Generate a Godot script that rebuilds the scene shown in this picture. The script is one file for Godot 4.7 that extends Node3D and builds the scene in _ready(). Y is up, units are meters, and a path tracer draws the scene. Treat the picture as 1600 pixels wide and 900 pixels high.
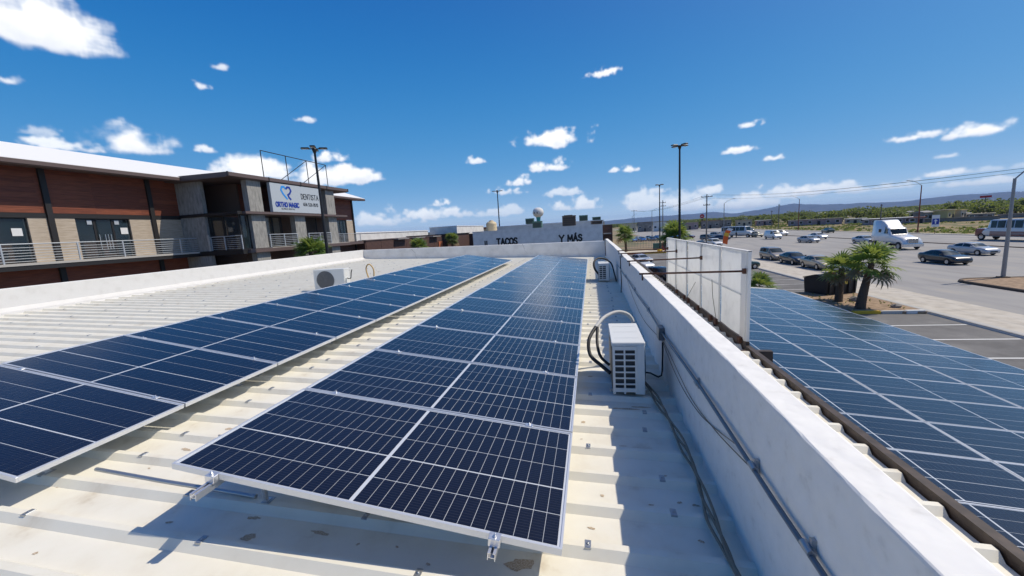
extends Node3D
# The camera stands at the origin, 1.76 m above the metal roof; the street level is GY.
const GY := -5.8
const PITCH := 1.117      # solar panels along a row
const PW := 2.278         # length of a solar panel
const PD := 1.099         # width of a solar panel
const ORD := ["first", "second", "third", "fourth", "fifth", "sixth", "seventh", "eighth", "ninth", "tenth", "eleventh", "twelfth", "thirteenth", "fourteenth", "fifteenth", "sixteenth", "seventeenth", "eighteenth"]
var M := {}
var used := {}
var rng := RandomNumberGenerator.new()

# ---------------------------------------------------------------- helpers
func lin(r: float, g: float, b: float, a := 1.0) -> Color:
	var c := Color(r, g, b).linear_to_srgb()
	c.a = a
	return c

func mat(key: String, r: float, g: float, b: float, rough := 0.8, metal := 0.0, spec := 0.5) -> StandardMaterial3D:
	var m := StandardMaterial3D.new()
	m.resource_name = key
	m.albedo_color = lin(r, g, b)
	m.roughness = rough
	m.metallic = metal
	m.metallic_specular = spec
	M[key] = m
	return m

func ramp_tex(img: Image, stops: Array) -> ImageTexture:
	# stops: [position, r, g, b] in linear colour
	img.convert(Image.FORMAT_L8)
	var lut := PackedByteArray()
	lut.resize(768)
	for i in 256:
		var t := i / 255.0
		var k := 0
		while k < stops.size() - 2 and t > stops[k + 1][0]:
			k += 1
		var a: Array = stops[k]
		var b: Array = stops[k + 1]
		var u := clampf((t - a[0]) / maxf(b[0] - a[0], 0.0001), 0, 1)
		var c := lin(lerpf(a[1], b[1], u), lerpf(a[2], b[2], u), lerpf(a[3], b[3], u))
		lut[i * 3] = int(c.r * 255.0)
		lut[i * 3 + 1] = int(c.g * 255.0)
		lut[i * 3 + 2] = int(c.b * 255.0)
	var src := img.get_data()
	var out := PackedByteArray()
	out.resize(src.size() * 3)
	for i in src.size():
		var v := src[i] * 3
		out[i * 3] = lut[v]
		out[i * 3 + 1] = lut[v + 1]
		out[i * 3 + 2] = lut[v + 2]
	var im := Image.create_from_data(img.get_width(), img.get_height(), false, Image.FORMAT_RGB8, out)
	return ImageTexture.create_from_image(im)

func noise_img(size: int, freq: float, sd: int, oct := 5, kind := FastNoiseLite.TYPE_SIMPLEX_SMOOTH, gain := 0.5) -> Image:
	var n := FastNoiseLite.new()
	n.seed = sd
	n.noise_type = kind
	n.frequency = freq
	n.fractal_octaves = oct
	n.fractal_gain = gain
	return n.get_seamless_image(size, size)

func nmat(key: String, stops: Array, metres: float, freq: float, rough := 0.85, oct := 5, sd := 1, bump := 0.0, size := 512, gain := 0.5, stretch := Vector3.ONE) -> StandardMaterial3D:
	var m := mat(key, 1, 1, 1, rough)
	m.albedo_color = Color.WHITE
	var img := noise_img(size, freq, sd, oct, FastNoiseLite.TYPE_SIMPLEX_SMOOTH, gain)
	m.albedo_texture = ramp_tex(img, stops)
	m.uv1_triplanar = true
	m.uv1_world_triplanar = true
	m.uv1_scale = Vector3.ONE / metres * stretch
	if bump > 0.0:
		var g := noise_img(256, 0.05, sd + 7, 4)
		g.convert(Image.FORMAT_L8)
		m.heightmap_enabled = true
		m.heightmap_texture = ImageTexture.create_from_image(g)
		m.heightmap_scale = bump
	return m

func mb() -> SurfaceTool:
	var s := SurfaceTool.new()
	s.begin(Mesh.PRIMITIVE_TRIANGLES)
	return s

func tri(s: SurfaceTool, a: Vector3, b: Vector3, c: Vector3, grp := -1) -> void:
	s.set_smooth_group(grp)
	s.add_vertex(a)
	s.set_smooth_group(grp)
	s.add_vertex(b)
	s.set_smooth_group(grp)
	s.add_vertex(c)

func quad(s: SurfaceTool, a: Vector3, b: Vector3, c: Vector3, d: Vector3, grp := -1) -> void:
	tri(s, a, b, c, grp)
	tri(s, a, c, d, grp)

func box(s: SurfaceTool, lo: Vector3, hi: Vector3, xf := Transform3D.IDENTITY) -> void:
	var p := []
	for i in 8:
		p.append(xf * Vector3(hi.x if i & 1 else lo.x, hi.y if i & 2 else lo.y, hi.z if i & 4 else lo.z))
	quad(s, p[4], p[6], p[7], p[5])
	quad(s, p[1], p[3], p[2], p[0])
	quad(s, p[5], p[7], p[3], p[1])
	quad(s, p[0], p[2], p[6], p[4])
	quad(s, p[6], p[2], p[3], p[7])
	quad(s, p[0], p[4], p[5], p[1])

# box with its vertical and top edges chamfered by c
func cbox(s: SurfaceTool, lo: Vector3, hi: Vector3, c: float, xf := Transform3D.IDENTITY) -> void:
	var pts := PackedVector2Array([Vector2(lo.x + c, lo.z), Vector2(hi.x - c, lo.z), Vector2(hi.x, lo.z + c), Vector2(hi.x, hi.z - c), Vector2(hi.x - c, hi.z), Vector2(lo.x + c, hi.z), Vector2(lo.x, hi.z - c), Vector2(lo.x, lo.z + c)])
	var mid := Vector2((lo.x + hi.x) / 2, (lo.z + hi.z) / 2)
	var n := pts.size()
	for i in n:
		var a := pts[i]
		var b := pts[(i + 1) % n]
		var ai := a + (mid - a).limit_length(c * 1.2)
		var bi := b + (mid - b).limit_length(c * 1.2)
		quad(s, xf * Vector3(b.x, lo.y, b.y), xf * Vector3(b.x, hi.y - c, b.y), xf * Vector3(a.x, hi.y - c, a.y), xf * Vector3(a.x, lo.y, a.y))
		quad(s, xf * Vector3(b.x, hi.y - c, b.y), xf * Vector3(bi.x, hi.y, bi.y), xf * Vector3(ai.x, hi.y, ai.y), xf * Vector3(a.x, hi.y - c, a.y))
		tri(s, xf * Vector3(mid.x, hi.y, mid.y), xf * Vector3(ai.x, hi.y, ai.y), xf * Vector3(bi.x, hi.y, bi.y))
		tri(s, xf * Vector3(mid.x, lo.y, mid.y), xf * Vector3(b.x, lo.y, b.y), xf * Vector3(a.x, lo.y, a.y))

func tube(s: SurfaceTool, pts: Array, r0: float, r1 := -1.0, n := 8) -> void:
	if r1 < 0.0:
		r1 = r0
	var rings := []
	var cnt := pts.size()
	var side := Vector3.ZERO
	for i in cnt:
		var d: Vector3 = (pts[mini(i + 1, cnt - 1)] - pts[maxi(i - 1, 0)]).normalized()
		if side == Vector3.ZERO:
			side = d.cross(Vector3.UP if absf(d.y) < 0.9 else Vector3.RIGHT).normalized()
		side = (side - d * d.dot(side)).normalized()
		var up := d.cross(side)
		var r := lerpf(r0, r1, i / float(maxi(cnt - 1, 1)))
		var ring := []
		for k in n:
			var a := TAU * k / n
			ring.append(pts[i] + (side * cos(a) + up * sin(a)) * r)
		rings.append(ring)
	for i in cnt - 1:
		for k in n:
			var k2 := (k + 1) % n
			quad(s, rings[i][k], rings[i][k2], rings[i + 1][k2], rings[i + 1][k], 1)
	for k in n:
		var k2 := (k + 1) % n
		tri(s, pts[0], rings[0][k2], rings[0][k])
		tri(s, pts[cnt - 1], rings[cnt - 1][k], rings[cnt - 1][k2])

# profile of (radius, height) points turned round the y axis
func lathe(s: SurfaceTool, prof: Array, n: int, xf := Transform3D.IDENTITY, grp := 1) -> void:
	for i in prof.size() - 1:
		for k in n:
			var a := TAU * k / n
			var b := TAU * (k + 1) / n
			var p: Vector2 = prof[i]
			var q: Vector2 = prof[i + 1]
			var A := xf * Vector3(p.x * cos(a), p.y, p.x * sin(a))
			var B := xf * Vector3(p.x * cos(b), p.y, p.x * sin(b))
			var C := xf * Vector3(q.x * cos(b), q.y, q.x * sin(b))
			var D := xf * Vector3(q.x * cos(a), q.y, q.x * sin(a))
			if p.x < 0.0001:
				tri(s, A, C, D, grp)
			elif q.x < 0.0001:
				tri(s, A, B, C, grp)
			else:
				quad(s, A, B, C, D, grp)

# polygon in the xy plane pushed along z from d0 to d1
func prism(s: SurfaceTool, poly: PackedVector2Array, d0: float, d1: float, xf := Transform3D.IDENTITY) -> void:
	var ix := Geometry2D.triangulate_polygon(poly)
	for i in range(0, ix.size(), 3):
		var a := poly[ix[i]]
		var b := poly[ix[i + 1]]
		var c := poly[ix[i + 2]]
		if (b - a).cross(c - a) > 0:
			var t := b
			b = c
			c = t
		tri(s, xf * Vector3(a.x, a.y, d1), xf * Vector3(b.x, b.y, d1), xf * Vector3(c.x, c.y, d1))
		tri(s, xf * Vector3(a.x, a.y, d0), xf * Vector3(c.x, c.y, d0), xf * Vector3(b.x, b.y, d0))
	var area := 0.0
	for i in poly.size():
		area += poly[i].cross(poly[(i + 1) % poly.size()])
	for i in poly.size():
		var a := poly[i]
		var b := poly[(i + 1) % poly.size()]
		if area < 0.0:
			var t := a
			a = b
			b = t
		quad(s, xf * Vector3(b.x, b.y, d1), xf * Vector3(b.x, b.y, d0), xf * Vector3(a.x, a.y, d0), xf * Vector3(a.x, a.y, d1))

func done(s: SurfaceTool) -> ArrayMesh:
	s.generate_normals()
	return s.commit()

func inst(parent: Node, called: String, mesh: Mesh, m: Material, xf := Transform3D.IDENTITY) -> MeshInstance3D:
	var o := MeshInstance3D.new()
	o.name = called
	o.mesh = mesh
	o.material_override = m
	o.transform = xf
	parent.add_child(o, true)
	return o

func part(parent: Node, called: String, s: SurfaceTool, m: Material, xf := Transform3D.IDENTITY) -> MeshInstance3D:
	return inst(parent, called, done(s), m, xf)

func bpart(parent: Node, called: String, lo: Vector3, hi: Vector3, m: Material, xf := Transform3D.IDENTITY) -> MeshInstance3D:
	var s := mb()
	box(s, lo, hi, xf)
	return part(parent, called, s, m)

func numbered(called: String) -> String:
	if not used.has(called):
		used[called] = 0
		return called
	used[called] += 1
	return "%s_%03d" % [called, used[called]]

func tag(o: Node, label: String, cat: String, group := "", kind := "") -> void:
	if label:
		o.set_meta("label", label)
	if cat:
		o.set_meta("category", cat)
	if group:
		o.set_meta("group", group)
	if kind:
		o.set_meta("kind", kind)

func thing(called: String, label: String, cat: String, xf := Transform3D.IDENTITY, group := "") -> Node3D:
	var o := Node3D.new()
	o.name = numbered(called)
	o.transform = xf
	add_child(o)
	tag(o, label, cat, group)
	return o

func struct(called: String, s: SurfaceTool, m: Material) -> MeshInstance3D:
	var o := part(self, numbered(called), s, m)
	o.set_meta("kind", "structure")
	return o

func copy_of(src: Node3D, called: String, label: String, xf: Transform3D) -> Node3D:
	var o: Node3D = src.duplicate()
	o.name = numbered(called)
	o.transform = xf
	add_child(o)
	o.set_meta("label", label)
	return o

func at(x: float, y: float, z: float, yaw := 0.0, sc := 1.0) -> Transform3D:
	return Transform3D(Basis(Vector3.UP, yaw).scaled(Vector3.ONE * sc), Vector3(x, y, z))

# letters as strokes on a grid one unit high
const GLYPHS := {
	"A": [[0, 0, 0.35, 1, 0.7, 0], [0.14, 0.36, 0.56, 0.36]], "Á": [[0, 0, 0.35, 1, 0.7, 0], [0.14, 0.36, 0.56, 0.36], [0.3, 1.12, 0.46, 1.28]],
	"C": [[0.66, 0.82, 0.5, 0.98, 0.25, 0.98, 0.06, 0.8, 0, 0.5, 0.06, 0.2, 0.25, 0.02, 0.5, 0.02, 0.66, 0.18]],
	"O": [[0.36, 1, 0.13, 0.9, 0, 0.65, 0, 0.35, 0.13, 0.1, 0.36, 0, 0.59, 0.1, 0.72, 0.35, 0.72, 0.65, 0.59, 0.9, 0.36, 1]],
	"0": [[0.28, 1, 0.1, 0.9, 0, 0.65, 0, 0.35, 0.1, 0.1, 0.28, 0, 0.46, 0.1, 0.56, 0.35, 0.56, 0.65, 0.46, 0.9, 0.28, 1]],
	"S": [[0.56, 0.84, 0.42, 0.98, 0.18, 0.98, 0.04, 0.82, 0.08, 0.64, 0.28, 0.53, 0.46, 0.44, 0.57, 0.28, 0.52, 0.1, 0.36, 0.01, 0.16, 0.03, 0.01, 0.17]],
	"T": [[0, 1, 0.66, 1], [0.33, 1, 0.33, 0]], "Y": [[0, 1, 0.33, 0.48, 0.66, 1], [0.33, 0.48, 0.33, 0]], "M": [[0, 0, 0.05, 1, 0.42, 0.25, 0.79, 1, 0.84, 0]],
	"I": [[0.06, 0, 0.06, 1]], "R": [[0, 0, 0, 1, 0.36, 0.98, 0.52, 0.85, 0.52, 0.66, 0.36, 0.5, 0, 0.5], [0.28, 0.5, 0.58, 0]], "H": [[0, 0, 0, 1], [0.58, 0, 0.58, 1], [0, 0.52, 0.58, 0.52]],
	"G": [[0.66, 0.82, 0.5, 0.98, 0.25, 0.98, 0.06, 0.8, 0, 0.5, 0.06, 0.2, 0.25, 0.02, 0.5, 0.02, 0.66, 0.14, 0.66, 0.46, 0.4, 0.46]], "D": [[0, 0, 0, 1, 0.3, 0.98, 0.52, 0.82, 0.6, 0.5, 0.52, 0.18, 0.3, 0.02, 0, 0]],
	"E": [[0.52, 1, 0, 1, 0, 0, 0.52, 0], [0, 0.52, 0.44, 0.52]], "N": [[0, 0, 0, 1, 0.6, 0, 0.6, 1]], "L": [[0, 1, 0, 0, 0.48, 0]], "1": [[0.08, 0.8, 0.28, 1, 0.28, 0]],
	"2": [[0.02, 0.8, 0.16, 0.97, 0.38, 0.97, 0.52, 0.8, 0.46, 0.58, 0, 0, 0.55, 0]], "5": [[0.5, 1, 0.08, 1, 0.04, 0.56, 0.3, 0.6, 0.52, 0.46, 0.54, 0.2, 0.38, 0.02, 0.16, 0.01, 0, 0.12]],
	"6": [[0.48, 0.95, 0.28, 0.95, 0.1, 0.75, 0.02, 0.4, 0.08, 0.12, 0.28, 0, 0.48, 0.1, 0.54, 0.3, 0.46, 0.5, 0.26, 0.56, 0.06, 0.42]]}

func lettering(parent: Node, txt: String, h: float, width: float, weight: float, m: Material, xf: Transform3D) -> void:
	# the text is centred on xf, facing its +z; each letter is a part
	var x := 0.0
	var at_x := []
	for ch in txt:
		at_x.append(x)
		if ch == " ":
			x += 0.42
			continue
		var w := 0.0
		for st in GLYPHS[ch]:
			for i in range(0, st.size(), 2):
				w = maxf(w, st[i])
		x += w + 0.24
	var total := x - 0.24
	var k := width / total
	for n in txt.length():
		if txt[n] == " ":
			continue
		var s := mb()
		var j := 0
		for st in GLYPHS[txt[n]]:
			for i in range(0, st.size() - 2, 2):
				var a := Vector2((st[i] + at_x[n] - total / 2) * k, (st[i + 1] - 0.5) * h)
				var b := Vector2((st[i + 2] + at_x[n] - total / 2) * k, (st[i + 3] - 0.5) * h)
				var d := (b - a).normalized() * weight * 0.5
				var q := Vector2(-d.y, d.x)
				prism(s, PackedVector2Array([a - d * 0.8 - q, b + d * 0.8 - q, b + d * 0.8 + q, a - d * 0.8 + q]), 0.0, 0.012 + j * 0.0006, xf)
				j += 1
		part(parent, "letter", s, m)

func roof_y(x: float) -> float:
	return -1.76 - 0.0361 * x

# ---------------------------------------------------------------- sky
func make_sky() -> ImageTexture:
	var w := 3072
	var h := 1536
	var im := Image.create(w, h, false, Image.FORMAT_RGBF)
	for y in h:
		var el := 90.0 - (y + 0.5) * 180.0 / h
		var c: Color
		if el >= 0.0:
			var u := 1.0 - sin(deg_to_rad(el))
			var hz := pow(u, 26.0)
			c = Color(0.003 + 0.21 * pow(u, 5.9) + 0.50 * hz, 0.045 + 0.33 * pow(u, 2.5) + 0.44 * hz, 0.18 + 0.42 * pow(u, 1.3) + 0.28 * hz)
		else:
			c = Color(0.30, 0.28, 0.25)
		im.fill_rect(Rect2i(0, y, w, 1), c)
	# pale glare of the air round the sun
	var sd := Vector3(0.70, 1.0, -0.25).normalized()
	for y in range(0, h / 2, 3):
		var el := deg_to_rad(90.0 - (y + 1.5) * 180.0 / h)
		var ce := cos(el)
		for x in range(0, w, 3):
			var az := (x + 1.5) * TAU / w
			var ang := rad_to_deg(acos(clampf(sd.x * sin(az) * ce + sd.y * sin(el) - sd.z * cos(az) * ce, -1.0, 1.0)))
			var g := 1.0 * exp(-ang / 6.0) + 0.8 * exp(-ang / 16.0)
			im.fill_rect(Rect2i(x, y, 3, 3), im.get_pixel(x, y) + Color(g * 0.85, g * 0.93, g))
	var n1 := noise_img(512, 0.022, 11, 6, FastNoiseLite.TYPE_SIMPLEX_SMOOTH, 0.55)
	n1.convert(Image.FORMAT_L8)
	var nd := n1.get_data()
	var clouds := [[-58.3, 19.9, 4.64, 3.06, 1], [-61.8, 22.5, 3.8, 2.6, 1], [-60.8, 15.4, 0.83, 0.62, 0.8], [-53.0, 11.0, 3.77, 2.12, 1], [-58.5, 10.3, 2.68, 0.69, 0.8], [-59.5, 11.4, 1.46, 0.5, 0.45], [-47.4, 10.9, 1.06, 0.54, 0.8], [-44.8, 19.4, 0.86, 0.5, 0.7], [-47.0, 17.4, 0.76, 0.62, 0.8], [-36.7, 14.8, 1.09, 0.43, 0.7], [-42.5, 8.9, 4.6, 1.9, 1], [-37.5, 8.2, 5.0, 1.9, 1], [-32.6, 8.2, 3.8, 1.4, 0.95], [-34.1, 10.5, 2.15, 1.0, 0.95], [-15.5, 9.7, 1.7, 0.5, 0.8], [-4.4, 11.7, 4.1, 1.45, 1], [-5.1, 8.3, 2.57, 1.01, 0.95], [-9.4, 6.6, 1.71, 0.95, 0.9], [-11.8, 5.4, 2.54, 0.7, 0.7], [1.8, 19.0, 1.82, 0.63, 0.95], [19.0, 10.6, 1.52, 0.49, 0.85], [18.2, 7.9, 1.95, 0.51, 0.9], [22.0, 6.5, 1.06, 0.43, 0.9], [33.5, 6.7, 1.9, 0.6, 0.95], [37.6, 6.5, 1.97, 0.95, 1], [35.8, 4.5, 0.99, 0.3, 0.6], [35.5, 2.9, 1.5, 0.42, 0.85], [3.4, 7.2, 0.67, 0.5, 0.8], [5.2, 7.1, 0.99, 0.49, 0.85], [-20.8, 4.3, 1.24, 0.7, 0.8], [-22.7, 2.9, 5.53, 1.23, 0.75], [-1.5, 2.8, 3.5, 1.05, 0.7], [7.4, 2.4, 4.38, 1.5, 0.6], [12.2, 2.1, 5.5, 1.7, 0.62], [18.7, 1.5, 5.79, 1.1, 0.6], [23.2, 2.3, 4.12, 0.95, 0.65], [26.7, 2.5, 4.26, 0.75, 0.65], [31.0, 2.1, 3.31, 0.55, 0.6], [15.5, 3.4, 1.6, 0.6, 0.6], [9.0, 4.0, 1.2, 0.5, 0.55], [38.0, 1.8, 3.1, 0.52, 0.6], [39.0, 2.9, 2.14, 0.34, 0.35], [-28.8, 2.3, 5.12, 1.2, 0.6], [-12.8, 2.6, 5.47, 0.89, 0.5], [-3.7, 4.8, 2.66, 0.87, 0.6]]
	# the same kind of sky goes on round the rest of the horizon
	rng.seed = 5
	for i in 46:
		var az := 48.0 + 245.0 * i / 46.0 + rng.randf_range(-3, 3)
		var el := rng.randf_range(2.0, 24.0)
		var big := rng.randf_range(0.8, 4.5)
		clouds.append([az, el, big, big * rng.randf_range(0.25, 0.5), rng.randf_range(0.7, 1.0)])
	var px := w / 360.0
	var idx := 0
	for c in clouds:
		idx += 1
		var cx: float = c[0] / 360.0 * w
		var cy: float = (90.0 - c[1]) / 180.0 * h
		var hw: float = c[2] * px * 1.15
		var hh: float = c[3] * px * 1.15
		var ox := idx * 97
		var oy := idx * 53
		var fz := clampf(34.0 / hh, 0.8, 5.0) * 0.8
		for yy in range(int(cy - hh * 1.6), int(cy + hh * 1.3)):
			if yy < 0 or yy >= h / 2 - 1:
				continue
			for xx in range(int(cx - hw * 1.4), int(cx + hw * 1.4)):
				var dx := (xx - cx) / hw
				var dy := (yy - cy) / hh
				var wx := posmod(xx, w)
				var na: float = nd[(posmod(int(yy * fz * 1.25) + oy, 512)) * 512 + posmod(int(xx * fz) + ox, 512)] / 255.0
				var nb: float = nd[(posmod(int(yy * fz * 0.4) + oy * 3, 512)) * 512 + posmod(int(xx * fz * 0.4) + ox * 5, 512)] / 255.0
				var bottom := maxf(0.0, dy - 0.25) * 1.6
				var d := 0.98 - sqrt(dx * dx + dy * dy) - bottom + (na - 0.5) * 0.95 + (nb - 0.5) * 1.25
				if d <= 0.0:
					continue
				var al: float = smoothstep(0.0, 0.62, d) * c[4]
				var low := clampf((dy + 0.25) * 0.75 + (na - 0.5) * 0.9, 0.0, 1.0)
				var col := Color(0.93, 0.93, 0.93).lerp(Color(0.60, 0.64, 0.73), low)
				var bg := im.get_pixel(wx, yy)
				im.set_pixel(wx, yy, bg.lerp(col, al))
	return ImageTexture.create_from_image(im)

# ---------------------------------------------------------------- materials
func make_materials() -> void:
	nmat("roof_metal", [[0.0, 0.56, 0.49, 0.37], [0.26, 0.74, 0.70, 0.59], [0.5, 0.78, 0.75, 0.645], [1.0, 0.81, 0.785, 0.69]], 3.1, 0.012, 0.42, 6, 3, 0.0, 512, 0.62)
	nmat("stucco", [[0.0, 0.66, 0.645, 0.61], [0.3, 0.79, 0.78, 0.745], [1.0, 0.84, 0.83, 0.80]], 2.3, 0.03, 0.95, 6, 9, 0.7, 512, 0.6)
	nmat("coating", [[0.0, 0.58, 0.57, 0.55], [0.4, 0.63, 0.625, 0.61], [1.0, 0.65, 0.645, 0.63]], 3.0, 0.015, 0.8, 5, 19, 0.2)
	nmat("grey_stucco", [[0.0, 0.64, 0.63, 0.61], [0.5, 0.74, 0.73, 0.71], [1.0, 0.80, 0.79, 0.77]], 4.0, 0.012, 0.9, 6, 23, 0.2)
	nmat("asphalt", [[0.0, 0.10, 0.096, 0.092], [0.4, 0.15, 0.145, 0.14], [0.6, 0.165, 0.16, 0.153], [1.0, 0.23, 0.22, 0.205]], 17.0, 0.012, 0.9, 6, 31, 0.0, 512, 0.65)
	nmat("road_asphalt", [[0.0, 0.24, 0.225, 0.21], [0.4, 0.29, 0.28, 0.27], [0.6, 0.31, 0.30, 0.285], [1.0, 0.37, 0.335, 0.29]], 29.0, 0.010, 0.9, 6, 37, 0.0, 512, 0.6, Vector3(2.2, 1, 0.45))
	nmat("concrete_walk", [[0.0, 0.40, 0.36, 0.30], [0.5, 0.50, 0.455, 0.385], [1.0, 0.56, 0.52, 0.45]], 7.0, 0.015, 0.9, 5, 41)
	nmat("dirt", [[0.0, 0.17, 0.115, 0.07], [0.45, 0.29, 0.20, 0.125], [0.7, 0.36, 0.25, 0.16], [1.0, 0.44, 0.33, 0.22]], 5.0, 0.02, 0.95, 6, 43, 0.5, 512, 0.62)
	nmat("desert", [[0.0, 0.10, 0.11, 0.05], [0.38, 0.17, 0.16, 0.08], [0.55, 0.27, 0.20, 0.12], [1.0, 0.34, 0.25, 0.16]], 90.0, 0.016, 0.95, 7, 47, 0.0, 512, 0.62)
	nmat("verge", [[0.0, 0.075, 0.088, 0.028], [0.42, 0.125, 0.125, 0.042], [0.56, 0.20, 0.165, 0.07], [0.66, 0.33, 0.215, 0.115], [1.0, 0.42, 0.29, 0.17]], 46.0, 0.016, 0.95, 7, 49, 0.0, 512, 0.62, Vector3(1.6, 1, 0.7))
	nmat("mountain", [[0.0, 0.055, 0.055, 0.055], [0.5, 0.09, 0.085, 0.08], [1.0, 0.14, 0.125, 0.11]], 2500.0, 0.02, 0.95, 6, 53)
	nmat("pillar_concrete", [[0.0, 0.17, 0.165, 0.155], [0.45, 0.27, 0.265, 0.25], [1.0, 0.38, 0.37, 0.345]], 2.6, 0.012, 0.85, 6, 59, 0.0, 512, 0.6, Vector3(1.6, 0.5, 1.6))
	nmat("wood_a", [[0.0, 0.14, 0.038, 0.018], [0.5, 0.21, 0.06, 0.028], [1.0, 0.28, 0.082, 0.038]], 1.7, 0.02, 0.6, 5, 61, 0.0, 256, 0.6, Vector3(0.3, 3.5, 0.3))
	nmat("wood_b", [[0.0, 0.125, 0.032, 0.016], [0.5, 0.17, 0.046, 0.022], [1.0, 0.235, 0.064, 0.03]], 1.9, 0.02, 0.6, 5, 67, 0.0, 256, 0.6, Vector3(0.3, 3.5, 0.3))
	nmat("beige_tile", [[0.0, 0.36, 0.29, 0.215], [0.5, 0.46, 0.385, 0.30], [1.0, 0.53, 0.45, 0.36]], 1.6, 0.02, 0.7, 5, 71, 0.0, 256, 0.6, Vector3(0.35, 3.0, 0.35))
	nmat("brown_panel", [[0.0, 0.055, 0.027, 0.021], [0.5, 0.075, 0.037, 0.029], [1.0, 0.10, 0.05, 0.04]], 3.0, 0.015, 0.75, 5, 73)
	nmat("rust", [[0.0, 0.035, 0.016, 0.012], [0.5, 0.085, 0.035, 0.022], [1.0, 0.15, 0.07, 0.04]], 0.6, 0.03, 0.85, 5, 79, 0.0, 256)
	nmat("brown_steel", [[0.0, 0.03, 0.021, 0.018], [0.5, 0.05, 0.036, 0.03], [1.0, 0.085, 0.06, 0.048]], 0.9, 0.02, 0.6, 5, 83, 0.0, 256)
	nmat("trunk", [[0.0, 0.04, 0.025, 0.016], [0.5, 0.10, 0.068, 0.045], [1.0, 0.19, 0.135, 0.09]], 0.5, 0.03, 0.95, 5, 89, 0.6, 256, 0.6, Vector3(1, 2.5, 1))
	nmat("skirt", [[0.0, 0.10, 0.07, 0.035], [0.5, 0.22, 0.16, 0.09], [1.0, 0.33, 0.25, 0.15]], 0.4, 0.03, 0.9, 4, 97, 0.0, 256)
	nmat("stain", [[0.0, 0.30, 0.21, 0.13], [0.45, 0.46, 0.36, 0.25], [1.0, 0.66, 0.58, 0.46]], 0.09, 0.03, 0.9, 4, 101, 0.0, 256)
	nmat("screen_sheet", [[0.0, 0.66, 0.66, 0.65], [0.4, 0.79, 0.79, 0.78], [1.0, 0.84, 0.84, 0.83]], 2.0, 0.012, 0.3, 5, 103)
	M.screen_sheet.backlight_enabled = true
	M.screen_sheet.backlight = Color(0.78, 0.78, 0.77)
	nmat("pink_wall", [[0.0, 0.24, 0.17, 0.17], [0.5, 0.33, 0.25, 0.25], [1.0, 0.42, 0.34, 0.32]], 14.0, 0.02, 0.9, 4, 107, 0.0, 256)
	nmat("block_wall", [[0.0, 0.14, 0.13, 0.125], [0.5, 0.23, 0.215, 0.20], [1.0, 0.33, 0.31, 0.28]], 14.0, 0.02, 0.9, 4, 109, 0.0, 256)
	nmat("cream_wall", [[0.0, 0.38, 0.33, 0.24], [0.5, 0.50, 0.44, 0.33], [1.0, 0.58, 0.53, 0.42]], 12.0, 0.02, 0.9, 4, 113, 0.0, 256)
	nmat("white_wall", [[0.0, 0.58, 0.57, 0.55], [0.5, 0.70, 0.69, 0.67], [1.0, 0.76, 0.76, 0.74]], 12.0, 0.02, 0.9, 4, 127, 0.0, 256)
	nmat("yellow_wall", [[0.0, 0.42, 0.34, 0.14], [0.5, 0.52, 0.43, 0.19], [1.0, 0.58, 0.50, 0.25]], 12.0, 0.02, 0.9, 4, 131, 0.0, 256)
	mat("aluminium", 0.74, 0.75, 0.77, 0.34, 0.75)
	mat("frame_alu", 0.72, 0.74, 0.77, 0.4, 0.55)
	mat("backsheet", 0.62, 0.66, 0.72, 0.6)
	var g := mat("panel_glass", 1, 1, 1, 0.17)
	g.transparency = BaseMaterial3D.TRANSPARENCY_ALPHA
	g.albedo_color = Color(0.01, 0.01, 0.02, 0.02)
	g.metallic_specular = 0.5
	var w := mat("window_glass", 1, 1, 1, 0.03)
	w.transparency = BaseMaterial3D.TRANSPARENCY_ALPHA
	w.albedo_color = Color(0.16, 0.24, 0.27, 0.35)
	# wafers: navy silicon with thin silver busbars
	for v in 3:
		var m := mat("cell_%d" % v, 1, 1, 1, 0.5, 0.0, 0.2)
		var im := Image.create(32, 64, false, Image.FORMAT_RGB8)
		im.fill(lin([0.0060, 0.0066, 0.0073][v], [0.0074, 0.0080, 0.0088][v], [0.0155, 0.0172, 0.019][v]))
		for k in 10:
			im.fill_rect(Rect2i(0, 3 + k * 6, 32, 1), lin(0.035, 0.038, 0.05))
		m.albedo_color = Color.WHITE
		m.albedo_texture = ImageTexture.create_from_image(im)
	mat("galvanised", 0.42, 0.44, 0.46, 0.4, 0.8)
	mat("black_rubber", 0.012, 0.012, 0.013, 0.55)
	mat("grey_cable", 0.21, 0.185, 0.14, 0.7)
	mat("conduit_grey", 0.16, 0.19, 0.22, 0.35, 0.6)
	mat("wrap_white", 0.55, 0.54, 0.50, 0.7)
	mat("foam_yellow", 0.62, 0.40, 0.15, 0.7)
	mat("ac_white", 0.70, 0.71, 0.69, 0.4)
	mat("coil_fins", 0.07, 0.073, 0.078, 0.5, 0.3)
	mat("fan_grey", 0.15, 0.155, 0.16, 0.6)
	mat("dark_steel", 0.018, 0.016, 0.016, 0.55)
	mat("pole_black", 0.012, 0.011, 0.012, 0.45)
	mat("pole_grey", 0.30, 0.30, 0.30, 0.5, 0.5)
	mat("pole_red", 0.16, 0.035, 0.022, 0.6)
	mat("pole_wood", 0.17, 0.155, 0.135, 0.9)
	mat("rail_grey", 0.50, 0.53, 0.56, 0.4, 0.3)
	mat("slab_concrete", 0.45, 0.43, 0.40, 0.8)
	mat("fascia_brown", 0.12, 0.085, 0.078, 0.55)
	mat("recess_brown", 0.13, 0.085, 0.065, 0.8)
	mat("roof_white", 0.82, 0.82, 0.81, 0.5)
	mat("sign_grey", 0.44, 0.485, 0.53, 0.5)
	mat("logo_blue", 0.005, 0.035, 0.30, 0.5)
	mat("logo_cyan", 0.02, 0.28, 0.75, 0.5)
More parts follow.
